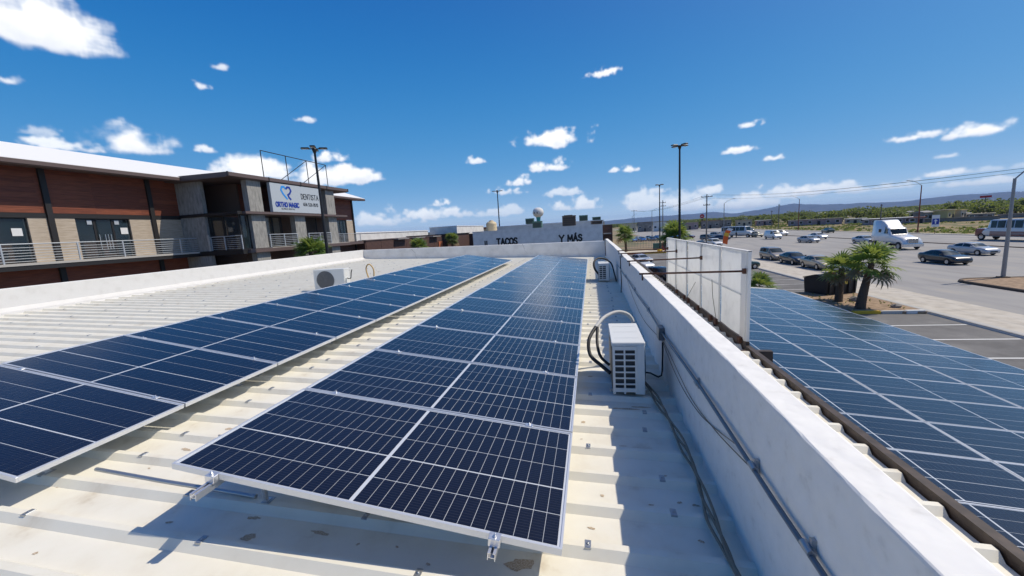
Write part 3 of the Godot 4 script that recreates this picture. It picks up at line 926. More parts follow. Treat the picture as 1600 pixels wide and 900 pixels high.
func build_canopy() -> void:
	var t := 0.0951
	var cx := 5.3063
	var cy := -3.5378
	var cz := -6.1998
	var names := ["inner", "middle", "outer"]
	for c in 3:
		for k in range(-2, 15):
			var w0 := c * (PW + 0.018)
			solar_panel(tilted(cx + w0 * cos(t), cy - w0 * sin(t), cz - k * PITCH, t + rng.randf_range(-0.003, 0.003)), "blue solar panel on the low canopy, %s from the near end of the %s column" % [ORD[k + 2], names[c]], "solar panels on the canopy", false)
	var o := thing("canopy", "low steel canopy with corrugated deck carrying solar panels beside the building", "canopy")
	var s := mb()
	for i in 64:
		var z := -3.2 - i * 0.33
		var xa := 2.2
		var xb := 10.05
		for q in [[0.0, 0.0, -0.25, 0.0], [-0.25, 0.0, -0.27, 0.035], [-0.27, 0.035, -0.31, 0.035], [-0.31, 0.035, -0.33, 0.0]]:
			var ya := cy - (xa - cx) * tan(t) - 0.16
			var yb := cy - (xb - cx) * tan(t) - 0.16
			quad(s, Vector3(xa, ya + q[1], z + q[0]), Vector3(xa, ya + q[3], z + q[2]), Vector3(xb, yb + q[3], z + q[2]), Vector3(xb, yb + q[1], z + q[0]))
	part(o, "deck", s, M.roof_metal)
	for x in [3.0, 5.3, 7.6, 9.8]:
		var y = cy - (x - cx) * tan(t) - 0.165
		bpart(o, "beam", Vector3(x - 0.05, y - 0.16, -24.2), Vector3(x + 0.05, y, -3.2), M.brown_steel)
	for z in [-4.5, -9.5, -14.5, -19.5, -23.6]:
		for x in [3.0, 9.8]:
			var y: float = cy - (x - cx) * tan(t) - 0.33
			bpart(o, "post", Vector3(x - 0.06, GY - 0.006, z - 0.06), Vector3(x + 0.06, y, z + 0.06), M.brown_steel)
	for w in [0.3, 1.98, PW + 0.35, PW + 2.0, -PW + 0.3, -PW + 1.98]:
		var u: float = w - PW
		var x := cx + u * cos(t)
		var y := cy - u * sin(t)
		var r := mb()
		box(r, Vector3(-0.02, -0.078, -23.0), Vector3(0.02, -0.038, -3.6), tilted(x, y, 0, t))
		part(o, "rail", r, M.aluminium)

# ---------------------------------------------------------------- white screen and its braces
func build_screen() -> void:
	var o := thing("white_screen", "tall white panelled screen standing on the eave channel", "screen")
	var zs := [-5.82, -6.95, -8.1, -9.25, -10.4, -11.56]
	for i in 5:
		var s := mb()
		# each sheet is a little buckled
		var n := 8
		for a in n:
			for b in 4:
				var f := func(u: int, v: int) -> Vector3:
					var z := lerpf(zs[i] - 0.02, zs[i + 1] + 0.02, u / float(n))
					var y := lerpf(-1.70, -0.475, v / 4.0)
					return Vector3(2.06 + sin(u * 1.1 + i * 2.0) * 0.004 + cos(v * 1.7 + u * 0.6 + i) * 0.004, y, z)
				quad(s, f.call(a, b), f.call(a, b + 1), f.call(a + 1, b + 1), f.call(a + 1, b), 1)
		part(o, "sheet", s, M.screen_sheet)
	for z in zs:
		bpart(o, "upright", Vector3(2.03, -1.71, z - 0.022), Vector3(2.05, -0.476, z + 0.022), M.paint_white)
	bpart(o, "top_rail", Vector3(2.035, -0.474, -11.6), Vector3(2.095, -0.462, -5.78), M.white_wall)
	bpart(o, "bottom_rail", Vector3(2.04, -1.765, -11.6), Vector3(2.09, -1.712, -5.78), M.brown_steel)
	bpart(o, "middle_rail", Vector3(2.038, -1.10, -11.5), Vector3(2.046, -1.085, -6.0), M.rail_grey)
	bpart(o, "end_cap", Vector3(2.045, -1.71, -6.03), Vector3(2.085, -0.463, -5.78), M.white_wall)
	var s := mb()
	tube(s, [Vector3(2.02, -1.05, -7.3), Vector3(2.01, -1.35, -7.2), Vector3(2.025, -1.70, -7.05)], 0.005)
	part(o, "loose_wire", s, M.grey_cable)
	s = mb()
	tube(s, [Vector3(2.02, -1.25, -8.4), Vector3(2.02, -1.68, -9.1)], 0.005)
	part(o, "loose_wire", s, M.grey_cable)
	for z in [-5.95, -7.05, -7.35, -8.2, -9.0, -9.4, -10.2]:
		bpart(o, "bracket", Vector3(2.0, -1.775, z - 0.05), Vector3(2.045, -1.69, z + 0.04), M.rust)
	# rusty braces from the parapet to the screen
	var br := [[-6.23, -5.80, -0.775, -0.735], [-8.31, -7.95, -0.765, -0.725], [-10.36, -10.15, -0.755, -0.74], [-11.4, -11.3, -0.75, -0.74]]
	for i in 4:
		var d: Array = br[i]
		var b := thing("brace_bar", "rusty steel bar from the parapet to the white screen, %s from the camera" % ORD[i], "brace", Transform3D.IDENTITY, "rusty braces holding the screen")
		var t := mb()
		var a := Vector3(0.70, d[2], d[0])
		var e := Vector3(2.03, d[3], d[1])
		tube(t, [a, e], 0.015, 0.015, 6)
		part(b, "bar", t, M.rust)
		bpart(b, "hook", Vector3(0.735, d[2] - 0.10, d[0] - 0.016), Vector3(0.752, d[2] + 0.012, d[0] + 0.016), M.rust)
		bpart(b, "end_plate", Vector3(1.99, d[3] - 0.035, d[1] - 0.03), Vector3(2.028, d[3] + 0.035, d[1] + 0.02), M.rust)

# ---------------------------------------------------------------- air conditioners, pipes and cables on the roof
func condenser(called: String, label: String, xf: Transform3D, w: float, h: float, dp: float) -> Node3D:
	# width along x, depth along z, fan towards +z
	var o := thing(called, label, "air conditioner", xf, "air conditioners on the roof")
	var s := mb()
	cbox(s, Vector3(-w / 2 + 0.05, 0.03, -dp / 2), Vector3(w / 2, h - 0.02, dp / 2), 0.012)
	part(o, "casing", s, M.ac_white)
	s = mb()
	cbox(s, Vector3(-w / 2 - 0.006, h - 0.035, -dp / 2 - 0.006), Vector3(w / 2 + 0.006, h, dp / 2 + 0.006), 0.008)
	for k in 3:
		var x := -w * 0.3 + k * w * 0.3
		box(s, Vector3(x - 0.004, h, -dp / 2 + 0.03), Vector3(x + 0.004, h + 0.002, dp / 2 - 0.03))
	part(o, "top_cover", s, M.ac_white)
	# fan opening with a guard of rings and spokes
	var fc := Transform3D(Basis(Vector3.RIGHT, PI / 2), Vector3(-w * 0.13, h * 0.5, dp / 2 + 0.001))
	var R := minf(h * 0.43, w * 0.31)
	s = mb()
	lathe(s, [Vector2(0.0, 0.0), Vector2(R, 0.0), Vector2(R, 0.003), Vector2(0.0, 0.003)], 28, fc, -1)
	part(o, "fan_opening", s, M.fan_grey)
	s = mb()
	for k in 7:
		var r := R * (0.22 + k * 0.13)
		for i in 28:
			var a := TAU * i / 28
			var b := TAU * (i + 1) / 28
			tube(s, [fc * Vector3(cos(a) * r, 0.012, sin(a) * r), fc * Vector3(cos(b) * r, 0.012, sin(b) * r)], 0.003, 0.003, 3)
	for i in 8:
		var a := TAU * i / 8
		tube(s, [fc * Vector3(cos(a) * R * 0.2, 0.012, sin(a) * R * 0.2), fc * Vector3(cos(a) * R * 1.02, 0.006, sin(a) * R * 1.02)], 0.004, 0.004, 4)
	part(o, "fan_guard", s, M.fan_grey)
	# coil on the back
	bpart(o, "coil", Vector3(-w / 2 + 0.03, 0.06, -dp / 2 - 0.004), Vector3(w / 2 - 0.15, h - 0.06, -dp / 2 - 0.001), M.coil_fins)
	# open side grille: a frame of bars in front of the coil
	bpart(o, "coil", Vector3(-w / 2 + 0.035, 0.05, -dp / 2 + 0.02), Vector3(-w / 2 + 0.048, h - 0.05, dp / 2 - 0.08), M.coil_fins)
	s = mb()
	cbox(s, Vector3(-w / 2 - 0.01, 0.03, dp / 2 - 0.075), Vector3(-w / 2 + 0.05, h - 0.035, dp / 2 - 0.001), 0.004)
	var side := part(o, "side_panel", s, M.ac_white)
	var x0 := -w / 2 - 0.008
	var x1 := -w / 2 + 0.006
	var za := -dp / 2 + 0.002
	var zb := dp / 2 - 0.076
	for d in [[za, za + 0.024], [(za + zb) / 2 - 0.008, (za + zb) / 2 + 0.008], [zb - 0.016, zb]]:
		bpart(side, "bar", Vector3(x0, 0.03, d[0]), Vector3(x1, h - 0.036, d[1]), M.ac_white)
	for r in 8:
		var y := 0.07 + r * (h - 0.13) / 7.0
		var bh := 0.007 if r > 0 and r < 7 else 0.02
		bpart(side, "bar", Vector3(x0 + 0.001, y - bh, za + 0.024), Vector3(x1 - 0.001, y + bh, zb - 0.016), M.ac_white)
	bpart(o, "valve_cover", Vector3(w / 2, h * 0.15, -dp * 0.1), Vector3(w / 2 + 0.04, h * 0.55, dp * 0.35), M.ac_white)
	for x in [-w * 0.32, w * 0.32]:
		bpart(o, "foot", Vector3(x - 0.03, 0.0, -dp / 2 - 0.02), Vector3(x + 0.03, 0.03, dp / 2 + 0.03), M.galvanised)
	return o

func hose(called: String, label: String, pts: Array, r: float, m: Material, cat := "hose", group := "") -> Node3D:
	var c := Curve3D.new()
	for i in pts.size():
		var a: Vector3 = pts[maxi(i - 1, 0)]
		var b: Vector3 = pts[mini(i + 1, pts.size() - 1)]
		var h := (b - a) / 6.0
		c.add_point(pts[i], -h, h)
	c.bake_interval = 0.05
	var s := mb()
	var n := maxi(6, int(c.get_baked_length() / 0.05))
	var out := []
	for i in n + 1:
		out.append(c.sample_baked(c.get_baked_length() * i / n, true))
	tube(s, out, r, r, 8)
	var o := part(self, numbered(called), s, m)
	tag(o, label, cat, group)
	return o

func build_roof_things() -> void:
	var ry := func(x: float) -> float: return roof_y(x) + 0.045
	condenser("air_conditioner", "white outdoor unit with slotted end beside the long parapet, nearer the camera", at(0.325, ry.call(0.3), -4.30, PI / 2), 0.78, 0.565, 0.31)
	condenser("air_conditioner", "white outdoor unit in the far corner by the end parapet", at(0.345, ry.call(0.35), -12.65, PI / 2), 0.74, 0.565, 0.31)
	condenser("air_conditioner", "white outdoor unit with round fan grille behind the farther panel row", at(-7.62, ry.call(-7.6), -10.45, 0.12), 0.93, 0.62, 0.33)
	# near unit pipes
	hose("insulated_pipe", "white wrapped pipe arching over the near outdoor unit", [Vector3(0.50, -1.66, -4.85), Vector3(0.48, -1.22, -5.0), Vector3(0.33, -1.08, -4.95), Vector3(0.14, -1.10, -4.8), Vector3(0.02, -1.18, -4.6)], 0.021, M.wrap_white)
	hose("black_pipe", "thick black pipe looping outward to the near outdoor unit", [Vector3(0.02, -1.18, -4.6), Vector3(-0.06, -1.28, -4.42), Vector3(-0.05, -1.42, -4.3), Vector3(0.06, -1.50, -4.2), Vector3(0.155, -1.56, -4.12)], 0.02, M.black_rubber)
	hose("black_pipe", "inner black pipe looping down beside the near outdoor unit", [Vector3(0.04, -1.17, -4.55), Vector3(0.03, -1.3, -4.4), Vector3(0.06, -1.42, -4.25), Vector3(0.155, -1.50, -4.2)], 0.016, M.black_rubber)
	hose("black_cable", "black cable dropping from the junction box to the near outdoor unit", [Vector3(0.735, -1.32, -4.44), Vector3(0.73, -1.5, -4.42), Vector3(0.70, -1.68, -4.35), Vector3(0.58, -1.62, -4.3), Vector3(0.50, -1.60, -4.25)], 0.009, M.black_rubber, "cable")
	# far unit pipes
	hose("black_pipe", "big black pipe loop over the far outdoor unit", [Vector3(0.22, -1.55, -12.5), Vector3(0.08, -1.35, -12.5), Vector3(0.06, -1.15, -12.6), Vector3(0.18, -1.05, -12.8), Vector3(0.36, -1.07, -12.9), Vector3(0.5, -1.12, -12.9)], 0.03, M.black_rubber)
	hose("insulated_pipe", "grey pipe curving from the far outdoor unit down to the parapet", [Vector3(0.42, -1.10, -12.9), Vector3(0.58, -1.2, -12.6), Vector3(0.66, -1.5, -12.3), Vector3(0.70, -1.70, -12.1)], 0.022, M.black_rubber)
	# third unit: pipes and yellow hose
	hose("yellow_hose", "yellow foam-covered hose loop standing up beside the fan unit", [Vector3(-6.42, -1.42, -10.6), Vector3(-6.50, -1.2, -10.6), Vector3(-6.58, -0.88, -10.62), Vector3(-6.47, -0.74, -10.62), Vector3(-6.34, -0.90, -10.62), Vector3(-6.36, -1.2, -10.6), Vector3(-6.44, -1.40, -10.58)], 0.02, M.foam_yellow)
	hose("black_pipe", "short dark pipe behind the valve end of the fan unit", [Vector3(-7.1, -1.1, -10.4), Vector3(-6.98, -1.12, -10.4), Vector3(-6.94, -0.95, -10.4), Vector3(-6.9, -0.86, -10.4)], 0.014, M.black_rubber)
	# conduit along the parapet with clips and couplings
	var o := thing("parapet_conduit", "dark steel conduit running along the inner face of the long parapet", "conduit")
	var s := mb()
	var pts := []
	for i in 24:
		var z := 0.5 - i * 0.56
		pts.append(Vector3(0.734, -1.205 + 0.012 * sin(i * 1.3), z))
	tube(s, pts, 0.0115, 0.0115, 8)
	part(o, "pipe", s, M.conduit_grey)
	for z in [-1.45, -1.95, -3.0, -5.6, -7.4, -9.3]:
		s = mb()
		tube(s, [Vector3(0.734, -1.205, z - 0.03), Vector3(0.734, -1.205, z + 0.03)], 0.016, 0.016, 8)
		box(s, Vector3(0.742, -1.245, z - 0.01), Vector3(0.7595, -1.165, z + 0.01))
		part(o, "coupling", s, M.galvanised)
	s = mb()
	cbox(s, Vector3(0.70, -1.30, -4.60), Vector3(0.757, -1.16, -4.44), 0.006)
	var jb := part(o, "junction_box", s, M.conduit_grey)
	s = mb()
	cbox(s, Vector3(0.694, -1.295, -4.595), Vector3(0.6995, -1.165, -4.445), 0.003)
	part(jb, "lid", s, M.galvanised)
	hose("thin_cable", "thin grey cable sagging below the parapet conduit", [Vector3(0.745, -1.22, -9.0), Vector3(0.75, -1.42, -7.6), Vector3(0.75, -1.48, -6.2), Vector3(0.748, -1.36, -4.8), Vector3(0.748, -1.33, -4.3), Vector3(0.748, -1.42, -3.3), Vector3(0.748, -1.36, -2.6), Vector3(0.744, -1.22, -1.9)], 0.0032, M.grey_cable, "cable")
	hose("thin_cable", "second thin cable drooping beside the junction box", [Vector3(0.748, -1.32, -4.6), Vector3(0.752, -1.46, -3.8), Vector3(0.752, -1.44, -3.0), Vector3(0.75, -1.24, -2.2)], 0.003, M.grey_cable, "cable")
	hose("thin_cable", "dark cable hanging down the parapet near the far outdoor unit", [Vector3(0.748, -0.86, -11.0), Vector3(0.75, -1.2, -10.9), Vector3(0.74, -1.5, -10.6), Vector3(0.70, -1.72, -10.2)], 0.012, M.black_rubber, "cable")
	# three cables lying together on the roof
	for k in 3:
		var p := []
		for i in 13:
			var z := -4.35 + i * 0.235
			var x: float = [0.50, 0.55, 0.575, 0.60, 0.62, 0.635, 0.65, 0.655, 0.645, 0.635, 0.64, 0.65, 0.655][i] + (k - 1) * 0.012 + sin(i * 1.9 + k * 2.1) * 0.014
			p.append(Vector3(x, roof_y(x) + 0.055 + 0.008 * k + 0.004 * sin(i * 2.0 + k), z))
		hose("roof_cable", ["tan cable of the bundle lying on the roof, nearest the parapet wall", "middle tan cable of the bundle on the roof", "tan cable of the bundle lying on the roof, nearest the panels"][2 - k], p, 0.009, M.grey_cable, "cable", "cables lying on the roof")

# ---------------------------------------------------------------- two-storey building across the yard
func planks(parent: Node, axis_z: bool, fix: float, a0: float, a1: float, y0: float, y1: float, rows: int, seglen: float, face: float) -> void:
	# horizontal cladding boards; axis_z: the wall runs along z at x = fix, facing +x; else along x at z = fix, facing +z
	var hgt := (y1 - y0) / rows
	var ln := absf(a1 - a0)
	var n := maxi(1, int(round(ln / seglen)))
	for r in rows:
		for k in n:
			var s0 := lerpf(a0, a1, k / float(n)) + 0.003
			var s1 := lerpf(a0, a1, (k + 1) / float(n)) - 0.003
			var pr := face + rng.randf_range(0.0, 0.008)
			var m: Material = M.wood_a if rng.randf() < 0.5 else M.wood_b
			if axis_z:
				bpart(parent, "plank", Vector3(fix, y0 + r * hgt + 0.006, minf(s0, s1)), Vector3(fix + pr, y0 + (r + 1) * hgt, maxf(s0, s1)), m)
			else:
				bpart(parent, "plank", Vector3(minf(s0, s1), y0 + r * hgt + 0.006, fix), Vector3(maxf(s0, s1), y0 + (r + 1) * hgt, fix + pr), m)

func railing(parent: Node, a: Vector3, b: Vector3, h: float, posts: Array) -> void:
	var s := mb()
	tube(s, [a + Vector3(0, h, 0), b + Vector3(0, h, 0)], 0.032, 0.032, 6)
	var rail := part(parent, "railing", s, M.rail_grey)
	for k in 6:
		var y := 0.09 + k * (h - 0.14) / 6.0
		var t := mb()
		tube(t, [a + Vector3(0, y, 0), b + Vector3(0, y, 0)], 0.016, 0.016, 5)
		part(rail, "bar", t, M.rail_grey)
	for p in posts:
		var q := a.lerp(b, p)
		var t := mb()
		box(t, q + Vector3(-0.03, 0, -0.03), q + Vector3(0.03, h - 0.02, 0.03))
		part(rail, "post", t, M.rail_grey)

func glass_bay(parent: Node, x: float, z0: float, z1: float, y0: float, y1: float, n: int) -> void:
	# framed panes at x, from z0 to z1
	for i in n:
		var a := lerpf(z0, z1, i / float(n))
		var b := lerpf(z0, z1, (i + 1) / float(n))
		var lo := minf(a, b)
		var hi := maxf(a, b)
		var s := mb()
		box(s, Vector3(x - 0.03, y0, lo), Vector3(x + 0.03, y1, lo + 0.05))
		box(s, Vector3(x - 0.03, y0, hi - 0.05), Vector3(x + 0.03, y1, hi))
		box(s, Vector3(x - 0.03, y1 - 0.06, lo + 0.05), Vector3(x + 0.03, y1, hi - 0.05))
		box(s, Vector3(x - 0.03, y0, lo + 0.05), Vector3(x + 0.03, y0 + 0.06, hi - 0.05))
		var f := part(parent, "window_frame", s, M.dark_steel)
		var g := mb()
		quad(g, Vector3(x, y0 + 0.06, hi - 0.05), Vector3(x, y1 - 0.06, hi - 0.05), Vector3(x, y1 - 0.06, lo + 0.05), Vector3(x, y0 + 0.06, lo + 0.05))
		part(f, "pane", g, M.window_glass)

func build_left_building() -> void:
	rng.seed = 21
	var o := thing("office_building", "two-storey brown and concrete office building with balconies and white roof", "building")
	var wx := -29.3
	# back volume
	var s := mb()
	box(s, Vector3(-40, GY, -45.6), Vector3(wx - 0.9, 4.85, -4.0))
	part(o, "wall", s, M.recess_brown)
	# front wall of the long wing: lower storey boards, slab, beige walls, glazing, upper boards
	planks(o, true, wx - 0.06, -4.0, -24.0, -3.2, -0.55, 8, 5.3, 0.06)
	planks(o, true, wx - 0.06, -4.0, -24.0, 2.46, 4.86, 9, 2.65, 0.06)
	bpart(o, "wall", Vector3(wx - 0.3, GY, -24.0), Vector3(wx - 0.07, -0.55, -4.0), M.brown_panel)
	bpart(o, "wall", Vector3(wx - 0.3, 2.46, -24.0), Vector3(wx - 0.07, 4.86, -4.0), M.brown_panel)
	bpart(o, "beam", Vector3(wx - 0.2, 2.2, -24.0), Vector3(wx + 0.03, 2.455, -4.0), M.dark_steel)
	bpart(o, "balcony_slab", Vector3(wx - 0.9, -0.30, -24.0), Vector3(-28.0, -0.18, -4.0), M.slab_concrete)
	bpart(o, "beam", Vector3(-28.25, -0.53, -24.0), Vector3(-28.03, -0.303, -4.0), M.dark_steel)
	for d in [[-10.6, -11.5], [-15.9, -16.68], [-16.95, -17.9], [-20.7, -22.0], [-22.25, -24.0]]:
		# tiled piers, laid in courses
		for r in 6:
			var y := -0.18 + r * 0.397
			bpart(o, "wall_tile", Vector3(wx - 0.35, y + 0.004, d[1]), Vector3(wx + rng.randf_range(0.0, 0.005), y + 0.397, d[0]), M.beige_tile)
	for d in [[-11.5, -15.9, 3], [-17.9, -20.7, 3], [-6.0, -10.6, 3]]:
		glass_bay(o, wx - 0.12, d[0], d[1], -0.18, 2.2, d[2])
	for z in [-18.95, -19.25, -19.4, -19.55]:
		s = mb()
		tube(s, [Vector3(wx - 0.03, 0.35, z), Vector3(wx - 0.03, 1.25, z)], 0.018, 0.018, 6)
		part(o, "door_handle", s, M.rail_grey)
	for d in [[-15.45, 1.45], [-20.35, 1.45]]:
		bpart(o, "notice", Vector3(wx - 0.085, d[1] - 0.2, d[0] - 0.2), Vector3(wx - 0.08, d[1] + 0.2, d[0] + 0.2), M.sign_white)
	for z in [-18.6, -20.0, -14.6]:
		bpart(o, "hinge", Vector3(wx - 0.085, 1.85, z - 0.12), Vector3(wx - 0.07, 2.1, z + 0.12), M.rail_grey)
	for z in [-11.6, -16.82, -22.12]:
		bpart(o, "column", Vector3(wx - 0.1, GY, z - 0.13), Vector3(wx + 0.12, 4.85, z + 0.13), M.dark_steel)
	railing(o, Vector3(-28.08, -0.18, -4.0), Vector3(-28.08, -0.18, -23.9), 0.97, [0.1, 0.3, 0.505, 0.655, 0.765, 0.94])
	# floors inside, so that the panes have rooms behind them
	bpart(o, "floor", Vector3(-36, -0.30, -24), Vector3(wx - 0.91, -0.181, -4.0), M.slab_concrete)
	# eave with gutter and white roof
	s = mb()
	prism(s, PackedVector2Array([Vector2(-29.4, 4.86), Vector2(-27.98, 4.74), Vector2(-27.9, 4.80), Vector2(-27.9, 5.0), Vector2(-27.98, 5.0), Vector2(-29.4, 5.05)]), -23.3, -3.0)
	part(o, "eave", s, M.fascia_brown)
	s = mb()
	prism(s, PackedVector2Array([Vector2(-40.5, 4.86), Vector2(-27.93, 5.01), Vector2(-27.93, 5.04), Vector2(-33.0, 6.80), Vector2(-40.5, 5.6)]), -46.6, -3.0)
	part(o, "roof", s, M.roof_white)
	# projecting block with concrete pillars
	bpart(o, "wall", Vector3(-29.2, GY, -36.5), Vector3(-26.3, 4.75, -26.2), M.recess_brown)
	for x in [-26.28]:
		planks(o, true, x, -26.3, -36.4, 2.5, 4.7, 4, 3.0, 0.02)
	for d in [[GY, -0.53], [-0.2, 2.28], [2.5, 4.75]]:
		bpart(o, "pillar", Vector3(-29.75, d[0], -24.28), Vector3(-27.15, d[1], -24.0), M.pillar_concrete)
		for z in [[-25.1, -26.35], [-29.45, -30.7], [-33.85, -35.1]]:
			bpart(o, "pillar", Vector3(-24.75, d[0], z[1]), Vector3(-24.3, d[1], z[0]), M.pillar_concrete)
	bpart(o, "beam", Vector3(-29.8, 2.285, -24.32), Vector3(-24.25, 2.495, -23.93), M.dark_steel)
	bpart(o, "beam", Vector3(-29.8, -0.525, -24.32), Vector3(-24.25, -0.205, -23.93), M.dark_steel)
	bpart(o, "sun_shelf", Vector3(-26.25, 2.30, -36.4), Vector3(-23.95, 2.48, -24.325), M.fascia_brown)
	bpart(o, "balcony_slab", Vector3(-26.25, -0.50, -36.6), Vector3(-24.0, -0.23, -24.325), M.fascia_brown)
	bpart(o, "balcony_edge", Vector3(-26.2, -0.228, -36.5), Vector3(-24.05, -0.19, -26.4), M.slab_concrete)
	s = mb()
	prism(s, PackedVector2Array([Vector2(-30.2, 4.76), Vector2(-24.15, 4.76), Vector2(-23.95, 4.83), Vector2(-23.95, 5.08), Vector2(-30.2, 5.12)]), -37.0, -23.35)
	part(o, "roof_edge", s, M.fascia_brown)
	for z in [-23.36, -26.9, -30.3, -33.7, -37.0]:
		bpart(o, "gutter_joint", Vector3(-24.0, 4.80, z - 0.05), Vector3(-23.93, 5.10, z + 0.05), M.dark_steel)
	# glazed corner and lower windows of the block
	for d in [[-27.1, -25.86], [-25.84, -24.47]]:
		s = mb()
		box(s, Vector3(d[0], -0.2, -24.25), Vector3(d[0] + 0.07, 2.28, -24.17))
		box(s, Vector3(d[1] - 0.07, -0.2, -24.25), Vector3(d[1], 2.28, -24.17))
		box(s, Vector3(d[0] + 0.07, 2.2, -24.25), Vector3(d[1] - 0.07, 2.28, -24.17))
		var cf := part(o, "window_frame", s, M.dark_steel)
		s = mb()
		quad(s, Vector3(d[0] + 0.07, -0.2, -24.21), Vector3(d[0] + 0.07, 2.2, -24.21), Vector3(d[1] - 0.07, 2.2, -24.21), Vector3(d[1] - 0.07, -0.2, -24.21))
		part(cf, "pane", s, M.window_glass)
	for d in [[-24.4, -25.1, 1, -24.6], [-26.4, -29.4, 3, -25.6], [-30.75, -33.8, 2, -25.6], [-35.15, -36.4, 1, -25.6]]:
		glass_bay(o, d[3], d[0], d[1], -0.19, 2.28, d[2])
	bpart(o, "curtain_wall", Vector3(-26.1, -0.19, -29.3), Vector3(-25.75, 2.2, -28.7), M.beige_tile)
	bpart(o, "curtain_wall", Vector3(-26.1, -0.19, -28.3), Vector3(-25.75, 2.2, -27.95), M.beige_tile)
	railing(o, Vector3(-24.2, -0.19, -26.4), Vector3(-24.2, -0.19, -29.42), 0.98, [0.02, 0.5, 0.98])
	railing(o, Vector3(-24.2, -0.19, -30.72), Vector3(-24.2, -0.19, -33.83), 0.98, [0.02, 0.5, 0.98])
	railing(o, Vector3(-27.05, -0.19, -24.05), Vector3(-24.3, -0.19, -24.05), 0.98, [0.02, 0.45, 0.98])
	bpart(o, "drain_pipe", Vector3(-27.12, -0.2, -23.98), Vector3(-27.0, 0.95, -23.9), M.slab_concrete)
	# end bay of the long wing
	planks(o, true, wx - 0.06, -37.0, -45.6, 2.5, 4.86, 8, 4.3, 0.06)
	bpart(o, "wall", Vector3(wx - 0.3, GY, -45.6), Vector3(wx - 0.07, -0.2, -37.0), M.brown_panel)
	bpart(o, "wall", Vector3(wx - 0.3, 2.46, -45.6), Vector3(wx - 0.07, 4.86, -37.0), M.brown_panel)
	bpart(o, "wall_tile", Vector3(wx - 0.35, -0.2, -45.5), Vector3(wx, 2.4, -44.2), M.beige_tile)
	bpart(o, "beam", Vector3(wx - 0.1, GY, -45.72), Vector3(wx + 0.12, 4.85, -45.5), M.dark_steel)
	glass_bay(o, wx - 0.12, -40.5, -44.2, -0.2, 2.4, 3)
	bpart(o, "balcony_slab", Vector3(wx, -0.55, -46.5), Vector3(-28.2, -0.22, -36.6), M.fascia_brown)
	railing(o, Vector3(-28.3, -0.22, -36.6), Vector3(-28.3, -0.22, -45.4), 0.97, [0.3, 0.6, 0.98])
	s = mb()
	prism(s, PackedVector2Array([Vector2(-29.4, 4.86), Vector2(-27.8, 4.72), Vector2(-27.72, 4.78), Vector2(-27.72, 4.95), Vector2(-29.4, 5.05)]), -46.3, -37.05)
	part(o, "eave", s, M.fascia_brown)
	# sign board on the block
	var sg := thing("sign_board", "grey dentist sign board with blue heart logo on the office building", "sign")
	bpart(sg, "board", Vector3(-24.28, 2.52, -32.6), Vector3(-24.02, 4.74, -26.95), M.sign_grey)
	var face := Basis(Vector3(0, 0, -1), Vector3.UP, Vector3(1, 0, 0))
	var P := func(u: float, v: float) -> Transform3D: return Transform3D(face, Vector3(-24.018, 2.52 + v * 2.22, -26.95 - u * 5.65))
	lettering(sg, "ORTHO MAGIC", 0.34, 2.5, 0.085, M.logo_blue, P.call(0.285, 0.27))
	lettering(sg, "DENTISTA", 0.42, 2.15, 0.055, M.ink, P.call(0.77, 0.62))
	lettering(sg, "656 526 0515", 0.25, 1.85, 0.038, M.ink, P.call(0.77, 0.33))
	lettering(sg, "CLINICA DENTAL", 0.09, 1.45, 0.014, M.ink, P.call(0.285, 0.12))
	# heart drawn as bent strokes whose right leg runs out like a root
	var strokes := [[[0.0, 0.28], [-0.16, 0.42], [-0.36, 0.40], [-0.46, 0.18], [-0.30, -0.08], [-0.12, -0.26], [0.05, -0.42]], [[0.0, 0.28], [0.16, 0.42], [0.36, 0.40], [0.46, 0.18], [0.32, -0.02], [0.14, -0.12], [0.22, -0.30], [0.40, -0.44]]]
	for k in 2:
		var pts: Array = strokes[k]
		var poly := PackedVector2Array()
		for p in pts:
			poly.append(Vector2(p[0] * 1.15, p[1] * 1.15))
		var off := Geometry2D.offset_polyline(poly, 0.075, Geometry2D.JOIN_MITER, Geometry2D.END_BUTT)
		for pg in off:
			var t := mb()
			prism(t, pg, 0.0, 0.012 + k * 0.003, P.call(0.285, 0.69))
			part(sg, "logo", t, M.logo_cyan if k == 0 else M.logo_blue)
	# bare steel frame on the roof
	var fr := thing("roof_frame", "thin bare steel billboard frame standing on the office building roof", "frame")
	var fx := -25.0
	var zs := [-27.6, -30.2, -32.7, -35.4]
	s = mb()
	tube(s, [Vector3(fx, 7.3, zs[0]), Vector3(fx, 7.3, zs[3])], 0.035, 0.035, 5)
	part(fr, "top_bar", s, M.dark_steel)
	for z in zs:
		s = mb()
		tube(s, [Vector3(fx, 5.1, z), Vector3(fx, 7.3, z)], 0.035, 0.035, 5)
		part(fr, "post", s, M.dark_steel)
	for d in [[-32.7, -30.3], [-35.4, -32.8]]:
		s = mb()
		tube(s, [Vector3(fx, 7.28, d[0]), Vector3(fx - 1.2, 5.1, d[0] + 2.6)], 0.03, 0.03, 5)
		part(fr, "strut", s, M.dark_steel)
	# low brown building that carries on the ground floor
	var lo := thing("brown_annex", "long low dark brown shop building beyond the office building", "building")
	bpart(lo, "wall", Vector3(-46, GY, -72), Vector3(-28.1, -0.24, -45.7), M.brown_panel)
	for i in 7:
		var z := -45.9 - i * 3.75
		bpart(lo, "wall_panel", Vector3(-28.1, GY, z - 3.68), Vector3(-28.04, -0.26, z), M.brown_panel)
	bpart(lo, "roof_edge", Vector3(-29.0, -0.235, -72), Vector3(-27.95, -0.12, -45.7), M.fascia_brown)
	for z in [-55.0, -61.0, -68.0]:
		bpart(lo, "awning", Vector3(-28.03, -0.34, z - 1.8), Vector3(-27.3, -0.22, z + 1.8), M.roof_grey)
